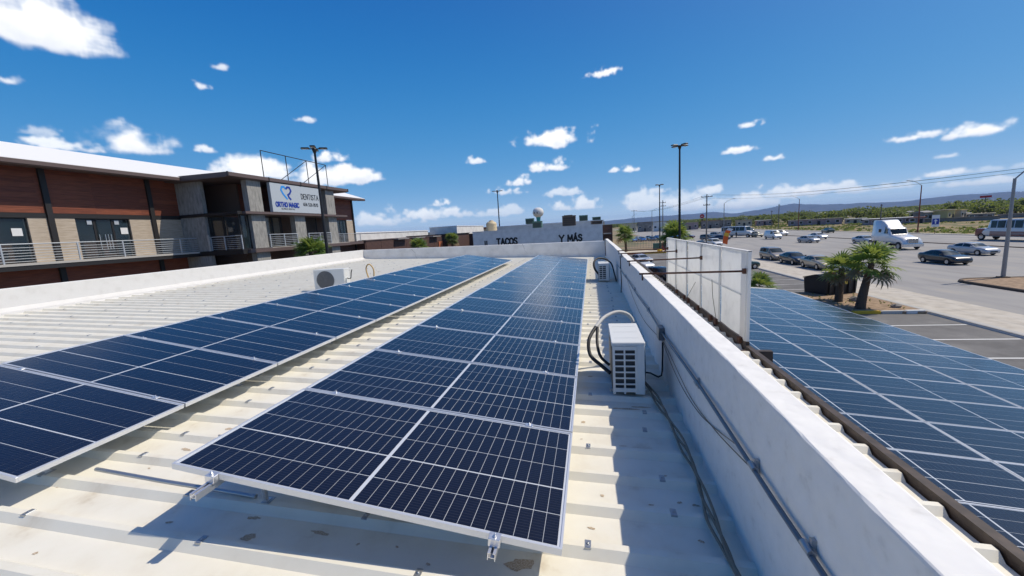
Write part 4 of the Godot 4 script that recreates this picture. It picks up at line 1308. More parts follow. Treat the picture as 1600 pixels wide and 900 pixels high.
	bpart(lo, "brick_panel", Vector3(-28.03, GY, -72.0), Vector3(-27.9, -1.3, -70.2), M.brick_orange)
	var wb := thing("white_building", "white flat-roofed building behind the low brown shops", "building")
	bpart(wb, "wall", Vector3(-56, GY, -88), Vector3(-37.5, 1.12, -47), M.white_wall)
	bpart(wb, "parapet", Vector3(-56.1, 1.0, -88.1), Vector3(-37.4, 1.18, -46.9), M.roof_white)
	var wc := thing("white_building", "taller white block at the end of the brown shops", "building")
	bpart(wc, "wall", Vector3(-37.2, GY, -112), Vector3(-30.5, 1.72, -88.5), M.white_wall)
	bpart(wc, "parapet", Vector3(-37.3, 1.65, -112.1), Vector3(-30.4, 1.8, -88.4), M.roof_white)
	bpart(wc, "door", Vector3(-34.0, GY, -88.5), Vector3(-32.6, -3.4, -88.42), M.dark_steel)
	var bd := thing("brown_wing", "dark brown low wing in front of the taller white block", "building")
	bpart(bd, "wall", Vector3(-36, GY, -88.3), Vector3(-27.6, -0.1, -74.0), M.brown_panel)
	bpart(bd, "wall", Vector3(-30.3, GY, -104), Vector3(-15.0, -0.25, -88.6), M.brown_panel)
	bpart(bd, "roof_edge", Vector3(-36.2, -0.1, -88.4), Vector3(-27.4, 0.05, -73.8), M.dark_steel)

func build_taco_building() -> void:
	var o := thing("taco_shop", "grey taco shop with black wall lettering beyond the end parapet", "building")
	bpart(o, "wall", Vector3(-12.1, GY, -58), Vector3(1.12, -0.02, -40), M.grey_stucco)
	bpart(o, "parapet", Vector3(-12.15, -0.02, -40.3), Vector3(1.17, 0.06, -39.97), M.grey_stucco)
	var P := func(x: float, y: float) -> Transform3D: return Transform3D(Basis.IDENTITY, Vector3(x, y, -39.998))
	lettering(o, "TACOS", 0.62, 2.1, 0.16, M.letter_black, P.call(-8.5, -1.12))
	lettering(o, "Y", 0.62, 0.45, 0.16, M.letter_black, P.call(-2.9, -1.14))
	lettering(o, "MÁS", 0.60, 1.35, 0.16, M.letter_black, P.call(-1.6, -1.14))
	lettering(o, "II", 0.62, 0.22, 0.13, M.letter_black, P.call(-10.75, -1.30))
	bpart(o, "brown_end", Vector3(1.13, GY, -57), Vector3(2.1, -0.05, -41), M.brown_panel)
	bpart(o, "awning", Vector3(1.2, -0.95, -41.0), Vector3(1.95, -0.85, -40.3), M.roof_grey)
	# what stands on its roof
	var t := thing("water_tank", "beige ribbed plastic water tank on the taco shop roof", "tank", at(-10.9, -0.02, -43.5))
	var s := mb()
	var prof := [Vector2(0.0, 0.0), Vector2(0.58, 0.0)]
	for k in 5:
		prof.append(Vector2(0.58, 0.08 + k * 0.17))
		prof.append(Vector2(0.61, 0.13 + k * 0.17))
		prof.append(Vector2(0.58, 0.20 + k * 0.17))
	prof.append_array([Vector2(0.5, 1.02), Vector2(0.26, 1.12), Vector2(0.24, 1.13)])
	lathe(s, prof, 20)
	part(t, "shell", s, M.tank_beige)
	s = mb()
	lathe(s, [Vector2(0.24, 1.12), Vector2(0.24, 1.22), Vector2(0.0, 1.25)], 14)
	part(t, "lid", s, M.tank_beige)
	# rooftop coolers of the shops behind
	var sh := thing("shop_row", "long pale shop row with flat roof behind the taco shop", "building")
	bpart(sh, "wall", Vector3(-16, GY, -86), Vector3(1.9, 0.55, -64), M.white_wall)
	bpart(sh, "parapet", Vector3(-16.1, 0.55, -64.2), Vector3(2.0, 0.75, -63.9), M.grey_stucco)
	var sr := thing("shop_row", "farther low shop row with reddish parapets", "building")
	bpart(sr, "wall", Vector3(-70, GY, -150), Vector3(4, 0.9, -122), M.cream_wall)
	for i in 5:
		bpart(sr, "parapet", Vector3(-60 + i * 13, 0.9, -122.2), Vector3(-55 + i * 13, 1.45, -121.6), M.roof_rust)
	var ds := [[-2.4, 0.0, -46.0, 1.75, 1.2, M.unit_brown, "big brown rooftop cooler on the taco shop"], [-6.3, 0.0, -48.0, 1.3, 0.85, M.unit_green, "green rooftop cooler on the taco shop beside the tank"], [-9.9, 0.75, -66.0, 1.6, 0.95, M.unit_green, "dark green cooler behind the water tank"], [-3.6, 0.75, -66.5, 1.5, 1.1, M.unit_brown, "dark cooler behind the big brown cooler"], [-1.2, 0.75, -70.0, 1.7, 1.0, M.unit_green, "green cooler standing high on the shop row"], [1.0, 0.75, -71.0, 1.6, 0.6, M.unit_green, "flat green cooler on the shop row"], [0.6, 0.0, -44.0, 1.3, 0.42, M.unit_brown, "flat dark cooler at the taco shop corner"]]
	for d in ds:
		var c := thing("rooftop_cooler", d[6], "cooler", at(d[0], d[1] - 0.02, d[2], rng.randf_range(-0.1, 0.1)), "coolers on the shop roofs")
		var w: float = d[3] / 2 * 0.85
		bpart(c, "casing", Vector3(-w, 0.12, -w * 0.8), Vector3(w, d[4], w * 0.8), d[5])
		bpart(c, "top", Vector3(-w - 0.03, d[4], -w * 0.8 - 0.03), Vector3(w + 0.03, d[4] + 0.05, w * 0.8 + 0.03), d[5])
		for k in 4:
			bpart(c, "louvre", Vector3(-w + 0.1, 0.2 + k * (d[4] - 0.3) / 4.0, w * 0.8), Vector3(w - 0.1, 0.2 + (k + 0.6) * (d[4] - 0.3) / 4.0, w * 0.8 + 0.02), M.trim_black)
		bpart(c, "stand", Vector3(-w * 0.8, 0.0, -w * 0.6), Vector3(w * 0.8, 0.12, w * 0.6), M.pole_grey)
	# water tower far away
	var wt := thing("water_tower", "white bulb water tower on a teal stem far behind the shops", "water tower", at(-51.8, GY, -404.0))
	s = mb()
	lathe(s, [Vector2(2.6, 0), Vector2(2.0, 3), Vector2(2.0, 15.0), Vector2(2.4, 17.5)], 20)
	part(wt, "stem", s, M.teal)
	s = mb()
	lathe(s, [Vector2(2.3, 17.2), Vector2(4.6, 18.8), Vector2(5.6, 21.0), Vector2(5.5, 23.0), Vector2(4.5, 25.2), Vector2(2.5, 26.4), Vector2(0.0, 26.8)], 24)
	part(wt, "bowl", s, M.white_wall)
	for k in 2:
		bpart(wt, "marking", Vector3(-3.6 + k * 3.0, 20.6, 5.0 - (1.0 if k == 0 else 0.1)), Vector3(-2.9 + k * 3.0, 22.4, 5.66 - (0.9 if k == 0 else 0.0)), M.ink)

# ---------------------------------------------------------------- poles, lamps, signs
func lamp_post(x: float, z: float, h: float, label: String, turn: float) -> void:
	var o := thing("lamp_post", label, "lamp post", at(x, GY, z, turn), "black parking lot lamp posts")
	var s := mb()
	tube(s, [Vector3(0, 0, 0), Vector3(0, h - 0.15, 0)], 0.13, 0.075, 10)
	part(o, "pole", s, M.pole_black)
	s = mb()
	cbox(s, Vector3(-0.35, 0, -0.35), Vector3(0.35, 0.65, 0.35), 0.05)
	part(o, "base", s, M.paint_yellow)
	s = mb()
	lathe(s, [Vector2(0.08, h - 0.35), Vector2(0.16, h - 0.12), Vector2(0.16, h), Vector2(0.0, h + 0.02)], 10)
	part(o, "collar", s, M.pole_black)
	for k in 4:
		var t := mb()
		var xf := Transform3D(Basis(Vector3.UP, k * PI / 2), Vector3.ZERO)
		box(t, Vector3(0.1, h - 0.06, -0.03), Vector3(0.35, h, 0.03), xf)
		cbox(t, Vector3(0.3, h - 0.04, -0.17), Vector3(0.85, h + 0.05, 0.17), 0.03, xf)
		var f := part(o, "luminaire", t, M.pole_black)
		bpart(f, "lens", Vector3(0.38, h - 0.048, -0.13), Vector3(0.8, h - 0.041, 0.13), M.lamp_off, xf)

func street_light(x: float, z: float, h: float, label: String, m: Material, arm: Vector3) -> void:
	var o := thing("street_light", label, "street light", at(x, GY, z), "street lights along the road")
	var s := mb()
	tube(s, [Vector3(0, 0, 0), Vector3(0, h, 0)], 0.13, 0.085, 8)
	part(o, "pole", s, m)
	s = mb()
	tube(s, [Vector3(0, h - 0.05, 0), arm * 0.35 + Vector3(0, h + 0.55, 0), arm * 0.75 + Vector3(0, h + 1.0, 0), arm + Vector3(0, h + 1.12, 0)], 0.05, 0.035, 6)
	part(o, "arm", s, M.pole_grey)
	s = mb()
	var dirn := arm.normalized()
	var bs := Basis(dirn.cross(Vector3.UP).normalized(), Vector3.UP, -dirn)
	cbox(s, Vector3(-0.13, -0.08, -0.55), Vector3(0.13, 0.06, 0.05), 0.04, Transform3D(bs, arm + Vector3(0, h + 1.12, 0)))
	part(o, "head", s, M.lamp_off)
	bpart(o, "base", Vector3(-0.25, 0, -0.25), Vector3(0.25, 0.2, 0.25), M.kerb_dark)

func power_pole(x: float, z: float, h: float, label: String, arms: Array) -> void:
	var o := thing("power_pole", label, "power pole", at(x, GY, z), "power poles")
	var s := mb()
	tube(s, [Vector3(0, 0, 0), Vector3(0, h, 0)], 0.17, 0.11, 8)
	part(o, "pole", s, M.pole_wood)
	for a in arms:
		var w: float = a[1]
		bpart(o, "crossarm", Vector3(-w, a[0], -0.08), Vector3(w, a[0] + 0.13, 0.06), M.pole_wood)
		for k in 4:
			var t := mb()
			var px := lerpf(-w + 0.1, w - 0.1, k / 3.0)
			lathe(t, [Vector2(0.03, a[0] + 0.13), Vector2(0.06, a[0] + 0.2), Vector2(0.05, a[0] + 0.3), Vector2(0.0, a[0] + 0.33)], 6, Transform3D(Basis.IDENTITY, Vector3(px, 0, 0)))
			part(o, "insulator", t, M.unit_brown)

func build_poles() -> void:
	lamp_post(-18.86, -25.69, 12.3, "black lamp post in front of the office building sign", 0.5)
	lamp_post(-14.93, -65.05, 12.3, "black lamp post rising behind the water tank", 0.2)
	lamp_post(7.9, -38.6, 12.3, "tall black lamp post behind the white screen", 0.55)
	lamp_post(12.38, -77.2, 12.3, "black lamp post on a yellow base at the lot's end", 0.6)
	street_light(29.95, -35.7, 7.3, "grey street light on the dirt island at the road", M.pole_grey, Vector3(1.7, 0, 0))
	street_light(67.4, -99.0, 9.9, "red street light pole beside the arrow sign", M.pole_red, Vector3(-2.4, 0, 0.3))
	street_light(66.9, -147.4, 10.2, "reddish street light behind the white van", M.pole_red, Vector3(-2.6, 0, 0.3))
	street_light(36.5, -121.4, 9.6, "grey street light beside the shuttle bus", M.pole_grey, Vector3(2.4, 0, -0.3))
	street_light(24.3, -170.0, 10.0, "far grey street light between the power poles", M.pole_grey, Vector3(2.6, 0, -0.4))
	street_light(25.5, -260.0, 10.0, "farthest grey street light down the road", M.pole_grey, Vector3(2.6, 0, -0.4))
	power_pole(25.2, -95.6, 11.0, "power pole with two crossarms behind the flag", [[10.4, 1.15], [8.6, 0.7]])
	power_pole(21.6, -129.0, 12.0, "power pole just behind the farther black lamp post", [[11.2, 0.9], [10.2, 0.9]])
	power_pole(24.5, -240.0, 13.0, "small distant power pole over the blue cars", [[12.4, 1.6]])
	power_pole(88.2, -144.3, 6.9, "bare dark pole behind the white truck", [[6.4, 0.3]])
	power_pole(80.6, -201.7, 7.4, "bare pole behind the delivery van", [[7.0, 0.4]])
	power_pole(74.5, -180.0, 9.6, "slim pole rising against the mountains", [[9.2, 0.4]])
	# wires along the near side of the road
	for k in 3:
		var dx: float = [-1.05, 0.1, 1.05][k]
		var s := mb()
		var pts := []
		for i in 41:
			var z := -95.6 + i * 3.4
			var u := (z + 24.0) / 71.6
			pts.append(Vector3(25.2 + dx, [1.5, 1.78, 1.84][k] + [3.0, 3.35, 3.35][k] * u * u, z))
		tube(s, pts, 0.010, 0.010, 4)
		tag(part(self, numbered("power_line"), s, M.trim_black), "overhead wire sagging across the sky, %s from the road" % ORD[2 - k], "wire", "overhead wires")
		s = mb()
		pts = []
		for i in 13:
			var z := -95.6 - i * 12.0
			var u := (i - 6) / 6.0
			pts.append(Vector3(lerpf(25.2, 24.5, i / 12.0) + dx, lerpf(4.8, 6.8, i / 12.0) - 1.5 * (1.0 - u * u), z))
		tube(s, pts, 0.02, 0.02, 4)
		tag(part(self, numbered("power_line"), s, M.trim_black), "overhead wire running on to the distant pole, %s from the road" % ORD[2 - k], "wire", "overhead wires")
	# signs
	var o := thing("arrow_sign", "white road sign with a blue panel and white up arrow", "sign", at(66.15, GY, -93.0, -0.45, 0.75))
	var s := mb()
	tube(s, [Vector3(0, 0, 0), Vector3(0, 4.2, 0)], 0.05, 0.05, 6)
	part(o, "post", s, M.rust)
	bpart(o, "board", Vector3(-0.72, 1.95, 0.05), Vector3(0.72, 5.0, 0.09), M.sign_white)
	bpart(o, "panel", Vector3(-0.62, 2.55, 0.092), Vector3(0.62, 4.05, 0.10), M.logo_blue)
	s = mb()
	prism(s, PackedVector2Array([Vector2(-0.11, 2.7), Vector2(0.11, 2.7), Vector2(0.11, 3.4), Vector2(0.38, 3.4), Vector2(0.0, 3.92), Vector2(-0.38, 3.4), Vector2(-0.11, 3.4)]), 0.101, 0.11)
	part(o, "arrow", s, M.sign_white)
	o = thing("pole_sign", "red rounded shop sign high on a dark pole", "sign", at(66.5, GY, -262.0, -0.2))
	bpart(o, "post", Vector3(-0.3, 0, -0.3), Vector3(0.3, 5.6, 0.3), M.dark_steel)
	s = mb()
	lathe(s, [Vector2(0.0, -0.3), Vector2(1.25, -0.3), Vector2(1.25, 0.3), Vector2(0.0, 0.3)], 20, Transform3D(Basis(Vector3.RIGHT, PI / 2), Vector3(0, 7.2, 0)), -1)
	part(o, "disc", s, M.sign_red)
	bpart(o, "stripe", Vector3(-0.7, 7.05, 0.31), Vector3(0.7, 7.35, 0.34), M.sign_white)
	o = thing("pole_sign", "small red sign above the trees near the yellow house", "sign", at(262, GY, -330.0, -0.6))
	bpart(o, "post", Vector3(-0.2, 0, -0.2), Vector3(0.2, 9.0, 0.2), M.dark_steel)
	bpart(o, "board", Vector3(-2.6, 8.2, -0.2), Vector3(2.6, 9.6, 0.2), M.sign_red)
	# feather flag
	o = thing("feather_flag", "orange and yellow feather flag behind the white screen", "flag", at(23.0, GY, -76.0, -0.25))
	s = mb()
	var pole := []
	for i in 9:
		var t := i / 8.0
		pole.append(Vector3(0.9 * pow(t, 3.0) - 0.3, 3.9 * sin(t * 1.25) / sin(1.25), 0))
	tube(s, pole, 0.025, 0.015, 5)
	part(o, "pole", s, M.pole_grey)
	var cols := ["flag_orange", "flag_orange", "flag_yellow", "flag_orange", "sign_white"]
	for k in 5:
		var t := mb()
		for j in 3:
			var f0 := (k + j / 3.0) / 5.0
			var f1 := (k + (j + 1) / 3.0) / 5.0
			var a: Vector3 = pole[0].lerp(pole[8], 0.0)
			a = Vector3(0.9 * pow(0.25 + f0 * 0.75, 3.0) - 0.29, 3.9 * sin((0.25 + f0 * 0.75) * 1.25) / sin(1.25), 0)
			var b := Vector3(0.9 * pow(0.25 + f1 * 0.75, 3.0) - 0.29, 3.9 * sin((0.25 + f1 * 0.75) * 1.25) / sin(1.25), 0)
			quad(t, a, b, b + Vector3(0.75, -0.25, 0.06 * sin(f1 * 9.0)), a + Vector3(0.75, -0.25, 0.06 * sin(f0 * 9.0)))
		part(o, "cloth", t, M[cols[k]])

# ---------------------------------------------------------------- vehicles
# stations along the length, rear to front: [share of length, underside, waist height, top height, width factor, roof width factor]
const SEDAN := [[0.0, 0.5, 0.86, 0.89, 0.82, 0.74], [0.014, 0.36, 1.0, 1.04, 0.90, 0.80], [0.055, 0.27, 1.06, 1.11, 0.95, 0.82], [0.125, 0.22, 1.05, 1.14, 0.98, 0.79], [0.20, 0.2, 1.02, 1.30, 0.99, 0.73], [0.29, 0.2, 1.0, 1.44, 1.0, 0.70], [0.40, 0.2, 0.98, 1.49, 1.0, 0.70], [0.51, 0.2, 0.97, 1.47, 1.0, 0.70], [0.585, 0.2, 0.96, 1.39, 1.0, 0.71], [0.655, 0.2, 0.96, 1.19, 0.99, 0.75], [0.712, 0.2, 0.95, 1.02, 0.98, 0.80], [0.82, 0.2, 0.90, 0.97, 0.97, 0.78], [0.92, 0.22, 0.80, 0.88, 0.94, 0.76], [0.975, 0.24, 0.68, 0.75, 0.87, 0.74], [1.0, 0.34, 0.54, 0.58, 0.76, 0.66]]
const MINIVAN := [[0.0, 0.4, 0.95, 1.1, 0.90, 0.76], [0.012, 0.28, 1.02, 1.50, 0.95, 0.78], [0.06, 0.24, 1.03, 1.68, 0.98, 0.78], [0.25, 0.22, 1.02, 1.74, 1.0, 0.80], [0.48, 0.22, 1.0, 1.73, 1.0, 0.80], [0.59, 0.22, 0.99, 1.64, 1.0, 0.79], [0.70, 0.22, 0.99, 1.32, 0.99, 0.80], [0.78, 0.22, 0.98, 1.05, 0.98, 0.82], [0.88, 0.22, 0.88, 0.95, 0.96, 0.80], [0.96, 0.24, 0.72, 0.78, 0.91, 0.78], [1.0, 0.34, 0.58, 0.62, 0.80, 0.70]]
const SUV := [[0.0, 0.5, 1.0, 1.15, 0.90, 0.78], [0.012, 0.36, 1.08, 1.55, 0.95, 0.80], [0.06, 0.32, 1.1, 1.72, 0.98, 0.80], [0.25, 0.3, 1.09, 1.79, 1.0, 0.81], [0.48, 0.3, 1.08, 1.78, 1.0, 0.81], [0.56, 0.3, 1.07, 1.70, 1.0, 0.80], [0.65, 0.3, 1.07, 1.34, 1.0, 0.82], [0.70, 0.3, 1.07, 1.14, 0.99, 0.84], [0.86, 0.3, 1.0, 1.06, 0.98, 0.84], [0.95, 0.32, 0.90, 0.96, 0.94, 0.82], [0.985, 0.34, 0.80, 0.84, 0.90, 0.80], [1.0, 0.42, 0.70, 0.73, 0.82, 0.74]]
const PICKUP := [[0.0, 0.55, 0.98, 1.0, 0.96, 0.90], [0.01, 0.48, 1.02, 1.03, 0.98, 0.90], [0.40, 0.4, 1.03, 1.05, 1.0, 0.90], [0.41, 0.4, 1.05, 1.35, 1.0, 0.80], [0.43, 0.38, 1.06, 1.66, 1.0, 0.78], [0.50, 0.36, 1.06, 1.75, 1.0, 0.78], [0.60, 0.36, 1.05, 1.72, 1.0, 0.78], [0.66, 0.36, 1.05, 1.42, 1.0, 0.80], [0.72, 0.36, 1.05, 1.12, 0.99, 0.84], [0.88, 0.36, 1.0, 1.06, 0.98, 0.84], [0.965, 0.36, 0.92, 0.97, 0.95, 0.82], [0.99, 0.4, 0.84, 0.87, 0.92, 0.80], [1.0, 0.48, 0.74, 0.77, 0.84, 0.76]]
const VAN := [[0.0, 0.45, 1.25, 1.5, 0.94, 0.84], [0.008, 0.32, 1.28, 2.1, 0.97, 0.84], [0.04, 0.3, 1.28, 2.22, 0.99, 0.85], [0.35, 0.3, 1.26, 2.27, 1.0, 0.86], [0.62, 0.3, 1.25, 2.26, 1.0, 0.86], [0.70, 0.3, 1.24, 2.18, 1.0, 0.85], [0.79, 0.3, 1.22, 1.78, 0.99, 0.84], [0.87, 0.3, 1.15, 1.28, 0.97, 0.84], [0.95, 0.3, 0.98, 1.06, 0.94, 0.82], [0.99, 0.34, 0.8, 0.86, 0.90, 0.80], [1.0, 0.42, 0.66, 0.7, 0.82, 0.74]]
const TRUCK := [[0.0, 1.0, 2.0, 3.7, 0.95, 0.80], [0.008, 0.95, 2.05, 3.98, 0.98, 0.82], [0.25, 0.9, 2.05, 4.02, 1.0, 0.82], [0.33, 0.85, 2.05, 3.75, 1.0, 0.76], [0.42, 0.8, 2.05, 3.25, 1.0, 0.72], [0.46, 0.8, 2.05, 2.98, 0.99, 0.80], [0.52, 0.8, 2.03, 2.88, 0.98, 0.80], [0.555, 0.8, 2.0, 2.6, 0.97, 0.78], [0.60, 0.8, 1.92, 2.05, 0.94, 0.72], [0.75, 0.75, 1.75, 1.88, 0.90, 0.64], [0.93, 0.62, 1.5, 1.62, 0.86, 0.58], [0.985, 0.5, 1.15, 1.32, 0.90, 0.55], [1.0, 0.5, 0.8, 0.9, 0.86, 0.55]]
const BUS := [[0.0, 0.75, 1.7, 2.6, 0.95, 0.84], [0.006, 0.6, 1.72, 2.95, 0.98, 0.84], [0.03, 0.55, 1.72, 3.05, 1.0, 0.84], [0.45, 0.55, 1.72, 3.08, 1.0, 0.84], [0.80, 0.55, 1.72, 3.05, 1.0, 0.84], [0.82, 0.55, 1.72, 2.98, 0.99, 0.84], [0.85, 0.55, 1.68, 1.85, 0.96, 0.80], [0.93, 0.55, 1.5, 1.65, 0.90, 0.74], [0.985, 0.55, 1.35, 1.45, 0.86, 0.70], [1.0, 0.6, 1.1, 1.2, 0.80, 0.66]]

func half_section(sp: Dictionary, s: float) -> Array:
	var st: Array = sp.st
	var k := 0
	while k < st.size() - 2 and s > st[k + 1][0]:
		k += 1
	var a: Array = st[k]
	var b: Array = st[k + 1]
	var t := clampf((s - a[0]) / maxf(b[0] - a[0], 0.0001), 0, 1)
	var y0 := lerpf(a[1], b[1], t)
	var hb := lerpf(a[2], b[2], t)
	var hr := lerpf(a[3], b[3], t)
	var w: float = lerpf(a[4], b[4], t) * sp.w
	var wr: float = lerpf(a[5], b[5], t) * sp.w
	var z: float = (s - 0.5) * sp.l
	var c := clampf((hr - hb) / 0.3, 0.1, 1.0)
	return [Vector3(0, y0, z), Vector3(w * 0.86, y0, z), Vector3(w * 0.975, lerpf(y0, hb, 0.25), z), Vector3(w, lerpf(y0, hb, 0.55), z), Vector3(w * 0.985, lerpf(y0, hb, 0.84), z), Vector3(w * 0.94, hb, z), Vector3(wr, hr - 0.055 * c, z), Vector3(wr * 0.82, hr - 0.012, z), Vector3(0, hr, z)]

func car(called: String, label: String, cat: String, xf: Transform3D, sp: Dictionary, group := "") -> Node3D:
	if sp.l < 6.0:
		xf = xf * Transform3D(Basis.from_scale(Vector3.ONE * 0.91), Vector3.ZERO)
	var o := thing(called, label, cat, xf, group)
	var paint: Material = M[sp.paint]
	var ss := []
	for a in sp.st:
		ss.append(a[0])
	var extra := []
	for i in ss.size() - 1:
		if ss[i + 1] - ss[i] > 0.05:
			extra.append((ss[i] + ss[i + 1]) / 2)
	ss.append_array(extra)
	ss.sort()
	var rings := []
	for s in ss:
		var hs := half_section(sp, s)
		var ring := []
		for p in hs:
			ring.append(p)
		for k in range(7, 0, -1):
			ring.append(Vector3(-hs[k].x, hs[k].y, hs[k].z))
		rings.append(ring)
	var b := mb()
	for i in rings.size() - 1:
		for k in 16:
			var k2 := (k + 1) % 16
			quad(b, rings[i][k], rings[i][k2], rings[i + 1][k2], rings[i + 1][k], 3)
	for e in [0, rings.size() - 1]:
		var c := Vector3.ZERO
		for p in rings[e]:
			c += p / 16.0
		for k in 16:
			var k2 := (k + 1) % 16
			if e == 0:
				tri(b, c, rings[e][k2], rings[e][k], 3)
			else:
				tri(b, c, rings[e][k], rings[e][k2], 3)
	var body := part(o, "body", b, paint)
	# side windows
	for side in [-1.0, 1.0]:
		for d in sp.side:
			var t := mb()
			for i in 4:
				var q := []
				for u in [lerpf(d[0], d[1], i / 4.0), lerpf(d[0], d[1], (i + 1) / 4.0)]:
					var hs := half_section(sp, u)
					var pa: Vector3 = hs[5].lerp(hs[6], 0.1)
					var pb: Vector3 = hs[5].lerp(hs[6], 0.9)
					q.append_array([pa + Vector3(0.008, 0.002, 0), pb + Vector3(0.008, 0.004, 0)])
				for j in 4:
					q[j].x *= side
				quad(t, q[0], q[1], q[3], q[2])
			part(o, "side_window", t, M.car_glass)
	# windscreen and rear window follow the sloping top
	for d in sp.ends:
		var t := mb()
		for i in 3:
			var rows := []
			for u in [lerpf(d[0], d[1], i / 3.0), lerpf(d[0], d[1], (i + 1) / 3.0)]:
				var hs := half_section(sp, u)
				var dz := 0.008 if u > 0.5 else -0.008
				var r := []
				for p in [[-1.0, 6, 0.95], [-1.0, 7, 1.0], [1.0, 8, 1.0], [1.0, 7, 1.0], [1.0, 6, 0.95]]:
					var v: Vector3 = hs[p[1]]
					r.append(Vector3(v.x * p[0] * p[2], v.y + 0.009, v.z + dz))
				rows.append(r)
			for k in 4:
				quad(t, rows[0][k], rows[1][k], rows[1][k + 1], rows[0][k + 1], 2)
		part(o, "windscreen" if d[0] > 0.5 else "rear_window", t, M.car_glass)
	# wheels
	for u in sp.wheels:
		var hs := half_section(sp, u)
		for side in [-1.0, 1.0]:
			var R: float = sp.r
			var wxf := Transform3D(Basis(Vector3.BACK, -PI / 2 * side), Vector3(side * (hs[3].x - 0.17), R, hs[0].z))
			var t := mb()
			lathe(t, [Vector2(0.0, -0.02), Vector2(R * 0.92, -0.02), Vector2(R, 0.02), Vector2(R, 0.155), Vector2(R * 0.93, 0.185), Vector2(R * 0.64, 0.185), Vector2(R * 0.62, 0.15), Vector2(0.0, 0.15)], 18, wxf, 2)
			var wheel := part(o, "wheel", t, M.tyre)
			t = mb()
			lathe(t, [Vector2(R * 0.63, 0.152), Vector2(R * 0.6, 0.178), Vector2(R * 0.18, 0.165), Vector2(0.0, 0.17)], 14, wxf, -1)
			part(wheel, "rim", t, M.rim)
			# arch lip
			t = mb()
			for i in 12:
				var a := PI * i / 12.0 - 0.1
				var c := PI * (i + 1) / 12.0 - 0.1
				var cx: float = side * (hs[3].x + 0.004)
				var q := []
				for e in [[a, R * 1.02], [a, R * 1.18], [c, R * 1.18], [c, R * 1.02]]:
					q.append(Vector3(cx, R + sin(e[0]) * e[1], hs[0].z + cos(e[0]) * e[1]))
				quad(t, q[0], q[1], q[2], q[3])
			part(body, "wheel_arch", t, M.trim_black)
	# lamps, grille, plate, mirrors
	var fr := half_section(sp, 0.972)
	var re := half_section(sp, 0.006)
	for side in [-1.0, 1.0]:
		var t := mb()
		var hl: float = sp.get("lamp", 0.16)
		cbox(t, Vector3(fr[4].x * 0.62, fr[4].y - hl * 0.5, fr[0].z - 0.16), Vector3(fr[4].x * 0.98, fr[4].y + hl * 0.45, fr[0].z + 0.035 * sp.l / 4.6), 0.03, Transform3D(Basis.from_scale(Vector3(side, 1, 1)), Vector3.ZERO))
		part(o, "headlight", t, M.lamp_lens)
		t = mb()
		cbox(t, Vector3(re[4].x * 0.66, re[4].y - 0.14, re[0].z - 0.02), Vector3(re[4].x * 0.99, re[4].y + 0.04, re[0].z + 0.12), 0.02, Transform3D(Basis.from_scale(Vector3(side, 1, 1)), Vector3.ZERO))
		part(o, "tail_light", t, M.tail_red)
		var mp := half_section(sp, sp.get("mirror", 0.66))
		t = mb()
		cbox(t, Vector3(mp[5].x, mp[5].y + 0.02, mp[0].z - 0.05), Vector3(mp[5].x + 0.2, mp[5].y + 0.16, mp[0].z + 0.06), 0.02, Transform3D(Basis.from_scale(Vector3(side, 1, 1)), Vector3.ZERO))
		part(o, "mirror", t, paint)
	var fe := half_section(sp, 0.995)
	var t2 := mb()
	cbox(t2, Vector3(-fe[3].x * 0.55, lerpf(fe[0].y, fe[5].y, 0.25), fe[0].z - 0.1), Vector3(fe[3].x * 0.55, lerpf(fe[0].y, fe[5].y, 0.85), fe[0].z + 0.028), 0.01)
	part(o, "grille", t2, M.trim_black)
	if sp.has("bed"):
		var hs := half_section(sp, 0.2)
		bpart(o, "bed_floor", Vector3(-hs[6].x * 0.95, 1.035, (0.015 - 0.5) * sp.l), Vector3(hs[6].x * 0.95, 1.056, (0.40 - 0.5) * sp.l), M.trim_black)
	return o

func spec(st: Array, l: float, w: float, paint: String, extra := {}) -> Dictionary:
	var d := {"st": st, "l": l, "w": w, "paint": paint, "r": 0.335, "wheels": [0.19, 0.805], "side": [[0.20, 0.40], [0.42, 0.645]], "ends": [[0.592, 0.705], [0.13, 0.285]]}
	if st == MINIVAN:
		d.side = [[0.06, 0.24], [0.26, 0.46], [0.48, 0.70]]
		d.ends = [[0.60, 0.77], [0.013, 0.045]]
		d.r = 0.33
	elif st == SUV:
		d.side = [[0.07, 0.22], [0.24, 0.42], [0.44, 0.62]]
		d.ends = [[0.57, 0.69], [0.013, 0.045]]
		d.r = 0.38
	elif st == PICKUP:
		d.side = [[0.445, 0.64]]
		d.ends = [[0.61, 0.715], [0.412, 0.428]]
		d.r = 0.38
		d.bed = true
	elif st == VAN:
		d.side = [[0.56, 0.76]]
		d.ends = [[0.71, 0.86], [0.009, 0.03]]
		d.r = 0.36
		d.wheels = [0.19, 0.83]
		d.mirror = 0.78
	d.merge(extra, true)
	return d

